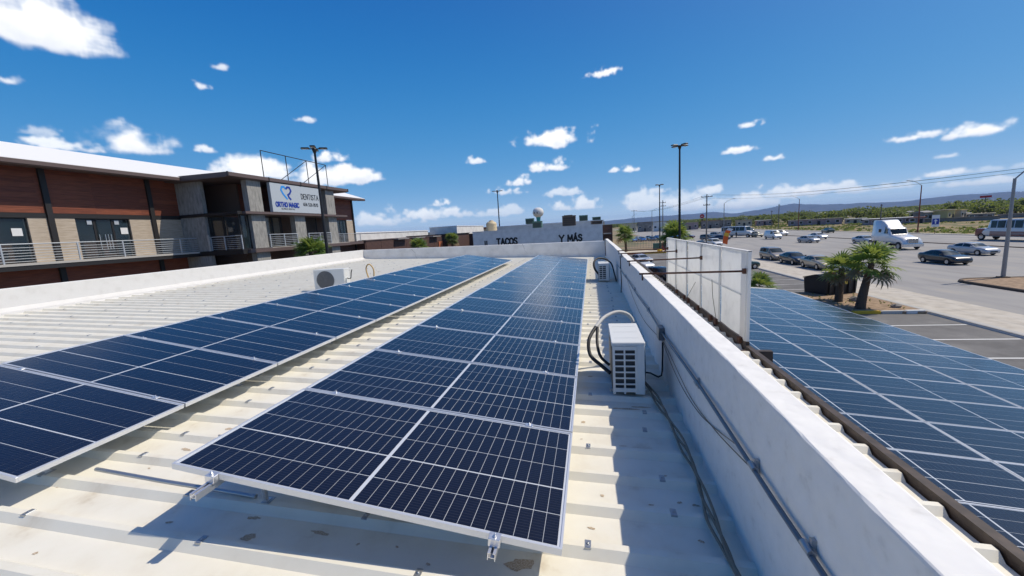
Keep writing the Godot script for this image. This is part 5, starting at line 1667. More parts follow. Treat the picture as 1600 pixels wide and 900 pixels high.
func build_vehicles() -> void:
	rng.seed = 99
	var g1 := "cars driving on the road"
	var y := GY
	car("sedan", "black sedan driving ahead of the silver sedan near the dirt island", "car", at(34.0, y, -46.4, 0.03), spec(SEDAN, 4.75, 0.92, "car_black"), g1)
	car("sedan", "silver sedan on the road to the right of the truck cab", "car", at(41.9, y, -53.6, 0.10), spec(SEDAN, 4.75, 0.92, "car_silver"), g1)
	car("sedan", "pale blue sedan half hidden behind the palm and truck cab", "car", at(45.2, y, -77.3, 0.05), spec(SEDAN, 4.7, 0.9, "car_light_blue"), g1)
	car("sedan", "silver sedan in front of its twin, mid road", "car", at(41.0, y, -86.2, 0.25), spec(SEDAN, 4.6, 0.9, "car_silver"), g1)
	car("sedan", "white sedan just behind the silver sedan, mid road", "car", at(47.5, y, -96.2, 0.15), spec(SEDAN, 4.6, 0.9, "car_white"), g1)
	car("sedan", "dark sedan driving away on the far carriageway", "car", at(62.0, y, -121.0, PI - 0.1), spec(SEDAN, 4.7, 0.92, "car_green"), g1)
	car("delivery_van", "white delivery van driving on the road past the bare pole", "van", at(42.2, y, -104.5, 0.1), spec(VAN, 5.3, 0.97, "car_white"), g1)
	car("pickup_truck", "white pickup driving just behind the white delivery van", "pickup", at(49.5, y, -118.5, 0.12), spec(PICKUP, 5.4, 0.98, "car_white"), g1)
	car("pickup_truck", "beige pickup driving between the shuttle bus and the van", "pickup", at(43.2, y, -117.6, 0.2), spec(PICKUP, 5.2, 0.95, "car_beige"), g1)
	car("sedan", "pale blue sedan behind the shuttle bus nose", "car", at(44.5, y, -131.0, 0.1), spec(SEDAN, 4.6, 0.9, "car_light_blue"), g1)
	car("box_van", "dark blue van behind the beige pickup", "van", at(47.5, y, -134.0, 0.05), spec(VAN, 5.5, 1.0, "car_navy"), g1)
	# parked along the pavement
	var g2 := "cars parked along the pavement"
	car("minivan", "champagne minivan parked first in the row along the pavement", "minivan", at(23.1, y, -57.0, 0.02), spec(MINIVAN, 4.9, 0.96, "car_champagne"), g2)
	car("sedan", "black sedan parked behind the white-bonneted beige sedan along the pavement", "car", at(22.95, y, -51.2, 0.02), spec(SEDAN, 4.6, 0.9, "car_black"), g2)
	car("sedan", "beige sedan parked third in the row along the pavement", "car", at(22.85, y, -46.0, 0.0), spec(SEDAN, 4.7, 0.9, "car_beige"), g2)
	car("sedan", "grey sedan parked nearest the palms along the pavement", "car", at(22.8, y, -40.9, -0.02), spec(SEDAN, 4.7, 0.9, "car_light_blue"), g2)
	car("sedan", "dark green sedan in the lot beside the end of the white screen", "car", at(15.9, y, -47.5, 1.9), spec(SEDAN, 4.6, 0.9, "car_green"), "cars in the parking lot")
	car("sedan", "black car below the eave between parapet and screen", "car", at(6.6, y, -40.9, 0.5), spec(SEDAN, 4.6, 0.92, "car_black"), "cars in the parking lot")
	car("sedan", "white car below the eave behind the black car", "car", at(5.9, y, -51.5, 0.5), spec(SEDAN, 4.6, 0.9, "car_white"), "cars in the parking lot")
	car("sedan", "silver car in the lot beyond the white car", "car", at(6.8, y, -58.5, 0.5), spec(SEDAN, 4.6, 0.9, "car_silver"), "cars in the parking lot")
	# knot of cars behind the flag
	var g3 := "cars bunched near the flag"
	car("suv", "grey sport utility car beside the power pole with two crossarms", "car", at(30.6, y, -113.8, 0.7), spec(SUV, 4.8, 0.96, "car_grey"), g3)
	car("sedan", "navy sedan beside the shuttle bus rear", "car", at(33.0, y, -111.5, 1.1), spec(SEDAN, 4.7, 0.9, "car_navy"), g3)
	car("suv", "white jeep-like car right behind the white screen's top edge", "car", at(24.8, y, -88.0, 0.1), spec(SUV, 4.5, 0.92, "car_white"), g3)
	car("sedan", "dark sedan poking over the white screen's top edge", "car", at(21.8, y, -86.5, 0.1), spec(SEDAN, 4.6, 0.9, "car_navy"), g3)
	car("suv", "maroon sport utility car right of the tall lamp post", "car", at(28.6, y, -129.5, 0.9), spec(SUV, 5.0, 0.98, "car_maroon"), g3)
	car("suv", "white sport utility car behind the maroon one", "car", at(30.5, y, -150.0, 0.6), spec(SUV, 5.0, 0.98, "car_white"), g3)
	car("suv", "silver sport utility car behind the navy sedan", "car", at(36.8, y, -128.0, 0.5), spec(SUV, 4.8, 0.96, "car_silver"), g3)
	# shuttle bus: waist stripe of dark windows
	var sb := spec(BUS, 9.0, 1.2, "car_bus_white", {"side": [[0.03, 0.14], [0.15, 0.26], [0.27, 0.38], [0.39, 0.50], [0.51, 0.62], [0.63, 0.79]], "ends": [[0.822, 0.85], [0.007, 0.025]], "r": 0.45, "wheels": [0.2, 0.9], "mirror": 0.83})
	car("shuttle_bus", "white shuttle bus with dark windows at the roadside", "bus", at(40.2, y, -121.5, 0.62), sb, g1)
	# school bus heading away
	var bus := spec(BUS, 10.8, 1.22, "car_bus_white", {"side": [[0.03, 0.12], [0.13, 0.22], [0.23, 0.32], [0.33, 0.42], [0.43, 0.52], [0.53, 0.62], [0.63, 0.72], [0.73, 0.80]], "ends": [[0.822, 0.85], [0.007, 0.025]], "r": 0.5, "wheels": [0.24, 0.91], "mirror": 0.83})
	var o := car("striped_bus", "white bus with dark red stripes and red nose driving away", "bus", at(59.9, y, -69.2, PI + 0.12), bus, g1)
	var hs := half_section(bus, 0.4)
	for side in [-1.0, 1.0]:
		for d in [[0.62, 0.80], [0.86, 0.97], [1.05, 1.22]]:
			var t := mb()
			var xx: float = hs[3].x + 0.012
			box(t, Vector3(xx - 0.02, d[0] + 0.1, -5.0), Vector3(xx, d[1] + 0.1, 3.2), Transform3D(Basis.from_scale(Vector3(side, 1, 1)), Vector3.ZERO))
			part(o, "stripe", t, M.car_bus_red)
	var t := mb()
	cbox(t, Vector3(-1.12, 0.62, 3.95), Vector3(1.12, 1.74, 5.45), 0.15)
	part(o, "bonnet", t, M.car_bus_red)
	# truck cab
	var tr := spec(TRUCK, 6.6, 1.25, "car_white", {"side": [[0.40, 0.53]], "ends": [[0.535, 0.60]], "r": 0.5, "wheels": [0.12, 0.86], "mirror": 0.56, "lamp": 0.3})
	o = car("truck_cab", "white long-haul truck cab with tall roof fairing", "truck", at(41.9, y, -65.2, -0.05), tr, g1)
	for side in [-1.0, 1.0]:
		bpart(o, "sleeper_window", Vector3(1.17 * side - 0.03, 2.3, -1.7), Vector3(1.17 * side + 0.03, 2.75, -1.25), M.car_glass)
		bpart(o, "fuel_tank", Vector3(0.85 * side - 0.3, 0.55, -1.9), Vector3(0.85 * side + 0.3, 1.1, -0.1), M.chrome)
		bpart(o, "step", Vector3(1.05 * side - 0.12, 0.5, 0.0), Vector3(1.05 * side + 0.12, 0.75, 0.9), M.trim_black)
	bpart(o, "chassis", Vector3(-0.45, 0.75, -5.2), Vector3(0.45, 1.05, -3.2), M.trim_black)
	t = mb()
	cbox(t, Vector3(-1.15, 0.42, 3.05), Vector3(1.15, 0.85, 3.46), 0.06)
	part(o, "bumper", t, M.chrome)
	bpart(o, "radiator_grille", Vector3(-0.55, 0.9, 3.1), Vector3(0.55, 1.5, 3.36), M.chrome)
	for k in 5:
		bpart(o, "grille_bar", Vector3(-0.5, 0.95 + k * 0.11, 3.362), Vector3(0.5, 1.0 + k * 0.11, 3.375), M.trim_black)
	# rows of cars in the yard beyond the fence
	var paints := ["car_blue", "car_blue", "car_navy", "car_light_blue", "car_blue", "car_grey", "car_blue", "car_white", "car_navy", "car_blue", "car_light_blue", "car_blue"]
	for i in 12:
		car("sedan", "distant %s car in the yard beyond the fence, %s from the palm" % [["blue", "blue", "navy", "pale blue", "blue", "grey", "blue", "white", "navy", "blue", "pale blue", "blue"][i], ORD[i % 6]] + (", front row" if i < 6 else ", back row"), "car", at(12.5 + (i % 6) * 2.9, y, -128.0 - (i / 6) * 8.0, 0.15 + rng.randf_range(-0.2, 0.2)), spec(SEDAN, 4.5, 0.9, paints[i]), "cars in the yard beyond the fence")

# ---------------------------------------------------------------- plants
var fronds := []

func frond_meshes() -> void:
	# fan leaf of a desert palm: stalk, then blades that part towards their tips
	for v in 3:
		var s := mb()
		tube(s, [Vector3(0, 0, 0), Vector3(0, 0.03, 0.3), Vector3(0, 0.02, 0.6)], 0.016, 0.01, 4)
		var c := Vector3(0, 0.02, 0.58)
		var n := 15
		for i in n:
			var a := deg_to_rad(lerpf(-118, 118, i / float(n - 1)) + rng.randf_range(-2, 2))
			var d := Vector3(sin(a), 0, cos(a))
			var side := Vector3(cos(a), 0, -sin(a))
			var L := (0.62 + 0.26 * cos(a * 0.7)) * rng.randf_range(0.9, 1.08)
			var mid := c + d * L * 0.52 + Vector3(0, 0.05, 0)
			var w := L * 0.52 * deg_to_rad(9.0)
			var droop := 0.06 + 0.10 * rng.randf() + 0.06 * v
			var tip := c + d * L * 0.97 + Vector3(0, -droop, 0)
			var k := c + d * L * 0.78 + Vector3(0, -0.01, 0)
			tri(s, c, mid - side * w + Vector3(0, -0.02, 0), mid)
			tri(s, c, mid, mid + side * w + Vector3(0, -0.02, 0))
			quad(s, mid - side * w + Vector3(0, -0.02, 0), k - side * w * 0.55 + Vector3(0, -0.02, 0), k + side * w * 0.55 + Vector3(0, -0.02, 0), mid + side * w + Vector3(0, -0.02, 0))
			tri(s, k - side * w * 0.55 + Vector3(0, -0.02, 0), tip, k + side * w * 0.55 + Vector3(0, -0.02, 0))
		fronds.append(done(s))

func palm(label: String, base: Vector3, top: Vector3, r0: float, r1: float, n: int, size: float, sd: int) -> void:
	rng.seed = sd
	var o := thing("fan_palm", label, "palm", Transform3D(Basis.IDENTITY, base), "fan palms")
	var tp := top - base
	var s := mb()
	var pts := []
	for i in 9:
		var t := i / 8.0
		pts.append(Vector3(tp.x * pow(t, 1.3), tp.y * t, tp.z * pow(t, 1.3)))
	# rings of old leaf bases make the trunk knobbly
	for i in 8:
		for k in 2:
			var a: Vector3 = pts[i].lerp(pts[i + 1], k * 0.5)
			var b: Vector3 = pts[i].lerp(pts[i + 1], k * 0.5 + 0.5)
			var ra := lerpf(r0, r1, (i + k * 0.5) / 8.0)
			tube(s, [a, a.lerp(b, 0.6), b], ra * 1.06, ra * 0.97, 10)
	part(o, "trunk", s, M.trunk)
	# skirt of dead stubs under the crown
	s = mb()
	for i in 70:
		var t := rng.randf_range(0.55, 1.0)
		var p := Vector3(tp.x * pow(t, 1.3), tp.y * t, tp.z * pow(t, 1.3))
		var a := rng.randf() * TAU
		var d := Vector3(cos(a), 0, sin(a))
		var side := Vector3(-sin(a), 0, cos(a)) * 0.04
		var out := p + d * (r1 * 1.0 + rng.randf_range(0.06, 0.16) * size) + Vector3(0, rng.randf_range(-0.12, 0.16) * size, 0)
		tri(s, p + d * r1 * 0.8 - side, out, p + d * r1 * 0.8 + side)
	part(o, "skirt", s, M.skirt)
	for i in n:
		var t := i / float(n - 1)
		var yaw := i * 2.39996 + rng.randf_range(-0.3, 0.3)
		var pitch := lerpf(deg_to_rad(82), deg_to_rad(-38), pow(t, 1.0)) + rng.randf_range(-0.12, 0.12)
		var bs := Basis(Vector3.UP, yaw) * Basis(Vector3.RIGHT, -pitch) * Basis(Vector3.BACK, rng.randf_range(-0.5, 0.5))
		var sc := size * rng.randf_range(0.82, 1.1) * (0.85 if t < 0.15 else 1.0)
		var m: Material = M.skirt if t > 0.93 else M.palm_dark if rng.randf() < 0.4 else M.palm_green if rng.randf() < 0.75 else M.palm_light
		inst(o, "frond", fronds[rng.randi() % 3], m, Transform3D(bs.scaled(Vector3.ONE * sc), tp + Vector3(0, 0.02 - 0.28 * t * size, 0)))

func bush_crown(sd: int, n: int, rx: float, ry: float, leaf: float, lobes: int) -> ArrayMesh:
	rng.seed = sd
	var s := mb()
	var cs := []
	for i in lobes:
		var a := TAU * i / lobes + rng.randf()
		var r := rng.randf_range(0.25, 0.7)
		cs.append([Vector3(cos(a) * rx * r, rng.randf_range(-0.35, 0.55) * ry, sin(a) * rx * r), rng.randf_range(0.35, 0.6)])
	for i in n:
		var c: Array = cs[rng.randi() % lobes]
		var d := Vector3(rng.randfn(), rng.randfn(), rng.randfn()).normalized()
		var rr: float = c[1] * pow(rng.randf(), 0.45)
		var p: Vector3 = c[0] + Vector3(d.x * rx, d.y * ry, d.z * rx) * rr
		var u := Vector3(rng.randfn(), rng.randfn() * 0.6, rng.randfn()).normalized() * leaf * rng.randf_range(0.6, 1.3)
		var v := u.cross(Vector3(rng.randfn(), rng.randfn(), rng.randfn()).normalized()).normalized() * leaf * rng.randf_range(0.35, 0.8)
		quad(s, p - u, p + v, p + u, p - v)
	return done(s)

func build_plants() -> void:
	rng.seed = 4
	frond_meshes()
	palm("larger leaning fan palm in the dirt bed beside the road", Vector3(15.05, GY + 0.13, -25.75), Vector3(15.72, -3.05, -26.15), 0.25, 0.13, 22, 1.05, 301)
	palm("fan palm standing in front of the black dumpster", Vector3(15.1, GY + 0.13, -27.9), Vector3(15.35, -3.6, -28.2), 0.22, 0.14, 19, 0.95, 302)
	palm("low fan palm showing over the canopy beside the white screen", Vector3(10.4, GY, -27.4), Vector3(10.4, -4.5, -27.4), 0.25, 0.2, 20, 0.85, 303)
	palm("bushy fan palm behind the tall black lamp post", Vector3(7.7, GY, -39.9), Vector3(7.8, -1.5, -39.9), 0.25, 0.2, 34, 1.25, 304)
	palm("slim fan palm by the fence at the end of the lot", Vector3(6.8, GY + 0.13, -82.5), Vector3(6.6, -2.2, -82.5), 0.26, 0.2, 34, 1.6, 305)
	palm("fan palm in front of the office building balcony", Vector3(-22.4, GY, -28.4), Vector3(-22.35, -0.75, -28.4), 0.25, 0.18, 30, 1.15, 306)
	palm("fan palm in front of the low brown shops", Vector3(-23.6, GY, -51.9), Vector3(-23.6, -1.5, -51.9), 0.25, 0.18, 38, 1.15, 307)
	palm("fan palm at the far end of the brown shops", Vector3(-26.0, GY, -72.2), Vector3(-26.0, -1.0, -72.2), 0.25, 0.18, 34, 1.15, 308)
	# trees of the district beyond the road
	var kinds := [["rounded olive green tree beyond the road", "leaf_a", bush_crown(401, 620, 3.6, 2.3, 0.34, 7)], ["dull green spreading tree beyond the road", "leaf_b", bush_crown(402, 620, 4.2, 2.2, 0.36, 8)], ["bright yellowish green tree beyond the road", "leaf_c", bush_crown(403, 560, 3.2, 2.5, 0.34, 6)], ["dense dark green tree beyond the road", "leaf_d", bush_crown(404, 680, 4.0, 2.4, 0.34, 8)]]
	var protos := []
	for k in 4:
		var o := thing("district_tree", kinds[k][0], "tree", Transform3D.IDENTITY, "trees beyond the road: " + str(kinds[k][0]).get_slice(" tree", 0))
		var s := mb()
		tube(s, [Vector3(0, 0, 0), Vector3(0.1, 1.2, 0), Vector3(0.05, 2.4, 0.1)], 0.24, 0.13, 7)
		for b in 4:
			var a := b * 1.7
			tube(s, [Vector3(0.05, 1.3, 0.05), Vector3(cos(a) * 0.9, 2.3, sin(a) * 0.9), Vector3(cos(a) * 1.6, 3.1, sin(a) * 1.6)], 0.1, 0.03, 5)
		part(o, "trunk", s, M.trunk)
		inst(o, "crown", kinds[k][2], M[kinds[k][1]], Transform3D(Basis.IDENTITY, Vector3(0, 2.5, 0)))
		protos.append(o)
	rng.seed = 55
	var placed := [0, 0, 0, 0]
	for i in 300:
		# fan out from the viewer; denser towards the right of the view
		var az := deg_to_rad(lerpf(8.0, 42.5, pow(rng.randf(), 0.62)))
		var near := 232.0 if az > 0.46 else 260.0
		var dist := lerpf(near, 620.0, pow(rng.randf(), 1.4))
		var x := sin(az) * dist
		var z := -cos(az) * dist
		if x < 60.0:
			continue
		# leave views of the houses open
		var blocked := false
		for hz in [[1.0, 137.7, -239.7], [1.0, 140.9, -288.5], [1.0, 145.7, -212.4], [1.0, 160.0, -330.0]]:
			if Vector2(x - hz[1], z - hz[2]).length() < 9.0:
				blocked = true
		if blocked:
			continue
		var k := rng.randi() % 4
		var xf := at(x, GY - 0.1, z, rng.randf() * TAU, rng.randf_range(0.55, 1.0) * (1.0 if rng.randf() < 0.75 else 1.5) * (1.0 if dist < 400 else 1.2))
		if placed[k] == 0:
			protos[k].transform = xf
		else:
			copy_of(protos[k], "district_tree", kinds[k][0], xf)
		placed[k] += 1
	# the wooded plain farther off reads as one mass
	var mm := MultiMesh.new()
	mm.transform_format = MultiMesh.TRANSFORM_3D
	mm.mesh = bush_crown(410, 90, 4.2, 2.4, 0.9, 6)
	mm.instance_count = 2600
	rng.seed = 58
	for i in 2600:
		var az := deg_to_rad(rng.randf_range(-4.0, 50.0))
		var dist := lerpf(620.0, 3200.0, pow(rng.randf(), 1.6))
		mm.set_instance_transform(i, at(sin(az) * dist, GY + 2.0, -cos(az) * dist, rng.randf() * TAU, rng.randf_range(0.9, 1.7)))
	var wood := MultiMeshInstance3D.new()
	wood.name = "far_woodland"
	wood.multimesh = mm
	wood.material_override = M.leaf_b
	add_child(wood)
	tag(wood, "far belt of dull green trees below the mountains", "woodland", "", "stuff")
	# weeds and scrub on the verge beyond the road
	var s := mb()
	rng.seed = 61
	for i in 5200:
		var z := rng.randf_range(-330, -40)
		var x := 68.0 + rng.randf() * 58.0
		if FastNoiseLite.new().get_noise_2d(x * 3.0, z * 3.0) < -0.05:
			continue
		var h := rng.randf_range(0.15, 0.55)
		for b in 3:
			var a := rng.randf() * TAU
			var d := Vector3(cos(a), 0, sin(a)) * h * 0.9
			var p := Vector3(x + rng.randf_range(-0.3, 0.3), GY - 0.02, z + rng.randf_range(-0.3, 0.3))
			tri(s, p - d, p + Vector3(0, h, 0) + d * 0.2, p + d)
	tag(part(self, "scrub", s, M.weed), "dry yellowish green scrub on the verge beyond the road", "scrub", "", "stuff")
	s = mb()
	for i in 60:
		var p := Vector3(rng.randf_range(14.3, 17.4), GY + 0.12, rng.randf_range(-31.2, -25.2))
		for b in 3:
			var a := rng.randf() * TAU
			var d := Vector3(cos(a), 0, sin(a)) * 0.07
			tri(s, p - d, p + Vector3(0, rng.randf_range(0.05, 0.14), 0) + d, p + d * 0.3)
	tag(part(self, "weeds", s, M.weed), "sparse dry weeds in the palm bed", "weeds", "", "stuff")

# ---------------------------------------------------------------- lot
func rock(label: String, p: Vector3, r: float, sd: int) -> void:
	rng.seed = sd
	var s := mb()
	var g := []
	for i in 6:
		var row := []
		for k in 9:
			var a := TAU * k / 9.0
			var b := PI * i / 5.0
			row.append(p + Vector3(sin(b) * cos(a) * 1.3, cos(b) * 0.7 + 0.3, sin(b) * sin(a)) * r * (1.0 if i == 0 or i == 5 else rng.randf_range(0.78, 1.12)))
		g.append(row)
	for i in 5:
		for k in 9:
			quad(s, g[i][k], g[i][(k + 1) % 9], g[i + 1][(k + 1) % 9], g[i + 1][k])
	tag(part(self, numbered("rock"), s, M.rock), label, "rock", "rocks in the palm bed")

func build_lot_things() -> void:
	var o := thing("dumpster", "big black dumpster with sloped lid behind the palm", "dumpster", at(16.35, GY, -31.3, 0.32))
	var s := mb()
	prism(s, PackedVector2Array([Vector2(-0.85, 0.1), Vector2(0.85, 0.1), Vector2(0.95, 1.15), Vector2(-0.95, 1.35)]), -1.15, 1.15, Transform3D(Basis(Vector3.UP, PI / 2), Vector3.ZERO))
	part(o, "bin", s, M.dumpster_black)
	s = mb()
	prism(s, PackedVector2Array([Vector2(-1.0, 1.37), Vector2(1.0, 1.16), Vector2(1.0, 1.21), Vector2(0.0, 1.48), Vector2(-1.0, 1.45)]), -1.2, 1.2, Transform3D(Basis(Vector3.UP, PI / 2), Vector3.ZERO))
	part(o, "lid", s, M.dumpster_black)
	for k in 5:
		bpart(o, "rib", Vector3(-1.0 + k * 0.48, 0.15, 0.90), Vector3(-0.94 + k * 0.48, 1.1, 0.99), M.dumpster_black)
	bpart(o, "label_plate", Vector3(-0.55, 0.75, 0.992), Vector3(-0.15, 0.98, 1.0), M.sign_white)
	bpart(o, "sticker", Vector3(0.1, 0.82, 0.992), Vector3(0.32, 1.02, 1.0), M.sticker_yellow)
	bpart(o, "base", Vector3(-1.0, 0.0, -0.75), Vector3(1.0, 0.12, 0.75), M.trim_black)
	rock("dark rock between the palms and the dumpster", Vector3(16.1, GY + 0.13, -28.0), 0.3, 1)
	rock("pale rock near the white kerb end", Vector3(16.9, GY + 0.13, -25.9), 0.22, 2)
	# fence and bits at the far end of the lot
	o = thing("metal_fence", "grey metal picket fence at the far end of the lot", "fence")
	var a := Vector3(7.6, GY, -90.4)
	var b := Vector3(16.4, GY, -88.8)
	for k in 29:
		var p := a.lerp(b, k / 28.0)
		bpart(o, "picket", p + Vector3(-0.03, 0.2, -0.03), p + Vector3(0.03, 1.9, 0.03), M.pole_grey)
	s = mb()
	tube(s, [a + Vector3(0, 1.9, 0), b + Vector3(0, 1.9, 0)], 0.05, 0.05, 5)
	part(o, "top_rail", s, M.pole_grey)
	s = mb()
	tube(s, [a + Vector3(0, 0.25, 0), b + Vector3(0, 0.25, 0)], 0.04, 0.04, 5)
	part(o, "bottom_rail", s, M.pole_grey)
	o = thing("trash_bin", "dark green bin in front of the far fence", "bin", at(12.9, GY + 0.13, -83.6))
	bpart(o, "body", Vector3(-0.75, 0.05, -0.5), Vector3(0.75, 1.25, 0.5), M.unit_green)
	bpart(o, "lid", Vector3(-0.8, 1.25, -0.55), Vector3(0.8, 1.35, 0.55), M.unit_green)
	o = thing("red_barrel", "red barrel beside the lamp post at the lot's end", "barrel", at(13.9, GY + 0.13, -82.0))
	s = mb()
	lathe(s, [Vector2(0, 0), Vector2(0.4, 0), Vector2(0.42, 0.4), Vector2(0.4, 0.45), Vector2(0.42, 0.85), Vector2(0.38, 1.2), Vector2(0, 1.2)], 14)
	part(o, "drum", s, M.sign_red)
	s = mb()
	lathe(s, [Vector2(0.41, 1.18), Vector2(0.41, 1.28), Vector2(0.0, 1.3)], 14)
	part(o, "lid", s, M.sign_red)
	# standing person beside the shuttle bus, in dark clothes
	person(at(38.7, GY, -118.2, 0.6))

func person(xf: Transform3D) -> void:
	# one continuous body: tapered limbs blended on a grid
	var bones := [[Vector3(-0.09, 0.92, 0), Vector3(-0.11, 0.5, 0.02), 0.095, 0.065], [Vector3(-0.11, 0.5, 0.02), Vector3(-0.12, 0.08, 0), 0.062, 0.042], [Vector3(-0.12, 0.05, 0), Vector3(-0.13, 0.04, 0.17), 0.045, 0.035], [Vector3(0.09, 0.92, 0), Vector3(0.11, 0.5, 0.02), 0.095, 0.065], [Vector3(0.11, 0.5, 0.02), Vector3(0.12, 0.08, 0), 0.062, 0.042], [Vector3(0.12, 0.05, 0), Vector3(0.13, 0.04, 0.17), 0.045, 0.035], [Vector3(0, 0.95, 0), Vector3(0, 1.4, 0), 0.15, 0.16], [Vector3(-0.13, 1.4, 0), Vector3(0.13, 1.4, 0), 0.1, 0.1], [Vector3(0, 1.42, 0), Vector3(0, 1.56, 0.01), 0.055, 0.05], [Vector3(0, 1.62, 0.01), Vector3(0, 1.70, 0.0), 0.085, 0.095], [Vector3(-0.2, 1.4, 0), Vector3(-0.26, 1.12, -0.02), 0.055, 0.045], [Vector3(-0.26, 1.12, -0.02), Vector3(-0.24, 0.86, 0.06), 0.042, 0.032], [Vector3(-0.24, 0.84, 0.07), Vector3(-0.23, 0.70, 0.10), 0.035, 0.015], [Vector3(0.2, 1.4, 0), Vector3(0.26, 1.12, -0.02), 0.055, 0.045], [Vector3(0.26, 1.12, -0.02), Vector3(0.24, 0.86, 0.06), 0.042, 0.032], [Vector3(0.24, 0.84, 0.07), Vector3(0.23, 0.70, 0.10), 0.035, 0.015], [Vector3(0, 1.63, 0.09), Vector3(0, 1.60, 0.115), 0.015, 0.02]]
	var c := 0.03
	var nx := 24
	var ny := 64
	var nz := 16
	var org := Vector3(-0.36, -0.05, -0.22)
	var f := PackedFloat32Array()
	f.resize(nx * ny * nz)
	for i in nx:
		for j in ny:
			for k in nz:
				var p := org + Vector3(i, j, k) * c
				var d := 1.0
				for b in bones:
					var ab: Vector3 = b[1] - b[0]
					var t := clampf((p - b[0]).dot(ab) / ab.length_squared(), 0, 1)
					var e: float = (p - b[0] - ab * t).length() - lerpf(b[2], b[3], t)
					var h := clampf(0.5 + 0.5 * (d - e) / 0.03, 0, 1)
					d = lerpf(d, e, h) - 0.03 * h * (1.0 - h)
				f[(i * ny + j) * nz + k] = d
	var vid := {}
	var verts := []
	for i in nx - 1:
		for j in ny - 1:
			for k in nz - 1:
				var sum := Vector3.ZERO
				var n := 0
				for e in [[0, 1], [2, 3], [4, 5], [6, 7], [0, 2], [1, 3], [4, 6], [5, 7], [0, 4], [1, 5], [2, 6], [3, 7]]:
					var A := Vector3i(i + (e[0] >> 2 & 1), j + (e[0] >> 1 & 1), k + (e[0] & 1))
					var B := Vector3i(i + (e[1] >> 2 & 1), j + (e[1] >> 1 & 1), k + (e[1] & 1))
					var fa := f[(A.x * ny + A.y) * nz + A.z]
					var fb := f[(B.x * ny + B.y) * nz + B.z]
					if (fa < 0.0) != (fb < 0.0):
						sum += Vector3(A).lerp(Vector3(B), fa / (fa - fb))
						n += 1
				if n:
					vid[(i * ny + j) * nz + k] = verts.size()
					verts.append(org + sum / n * c)
	var s := mb()
	for i in range(1, nx - 1):
		for j in range(1, ny - 1):
			for k in range(1, nz - 1):
				var f0 := f[(i * ny + j) * nz + k]
				for ax in 3:
					var q := Vector3i(i, j, k)
					q[ax] += 1
					var f1 := f[(q.x * ny + q.y) * nz + q.z]
					if (f0 < 0.0) == (f1 < 0.0):
						continue
					var u := (ax + 1) % 3
					var w := (ax + 2) % 3
					var ids := []
					for d in [[0, 0], [1, 0], [1, 1], [0, 1]]:
						var g := Vector3i(i, j, k)
						g[u] -= d[0]
						g[w] -= d[1]
						ids.append(vid.get((g.x * ny + g.y) * nz + g.z, -1))
					if ids.min() < 0:
						continue
					if f0 < 0.0:
						quad(s, verts[ids[3]], verts[ids[2]], verts[ids[1]], verts[ids[0]], 1)
					else:
						quad(s, verts[ids[0]], verts[ids[1]], verts[ids[2]], verts[ids[3]], 1)
	var o := thing("person", "person in dark clothes standing beside the shuttle bus", "person", xf)
	part(o, "body", s, M.trim_black)

# ---------------------------------------------------------------- houses beyond the road
func house(called: String, label: String, x: float, z: float, w: float, d: float, h: float, yaw: float, wall: String, roof: String, gable: float, wins: int) -> void:
	var o := thing(called, label, "building" if called != "boundary_wall" else "wall", at(x, GY - 0.05, z, yaw), "")
	bpart(o, "wall", Vector3(-w / 2, 0, -d / 2), Vector3(w / 2, h, d / 2), M[wall])
	var s := mb()
	if gable > 0.0:
		prism(s, PackedVector2Array([Vector2(-d / 2 - 0.4, h), Vector2(d / 2 + 0.4, h), Vector2(0, h + gable)]), -w / 2 - 0.3, w / 2 + 0.3, Transform3D(Basis(Vector3.UP, PI / 2), Vector3.ZERO))
	else:
		box(s, Vector3(-w / 2 - 0.25, h, -d / 2 - 0.25), Vector3(w / 2 + 0.25, h + 0.18, d / 2 + 0.25))
	part(o, "roof", s, M[roof])
	for i in wins:
		var t := (i + 0.5) / wins
		var wx := lerpf(-w / 2, w / 2, t)
		if i == wins / 2:
			bpart(o, "door", Vector3(wx - 0.5, 0.05, d / 2), Vector3(wx + 0.5, minf(2.1, h * 0.75), d / 2 + 0.04), M.dark_steel)
			continue
		var f := bpart(o, "window", Vector3(wx - 0.65, h * 0.36, d / 2), Vector3(wx + 0.65, minf(h * 0.36 + 1.2, h * 0.85), d / 2 + 0.03), M.sign_white)
		bpart(f, "pane", Vector3(wx - 0.55, h * 0.36 + 0.1, d / 2 + 0.031), Vector3(wx + 0.55, minf(h * 0.36 + 1.1, h * 0.8), d / 2 + 0.04), M.car_glass)

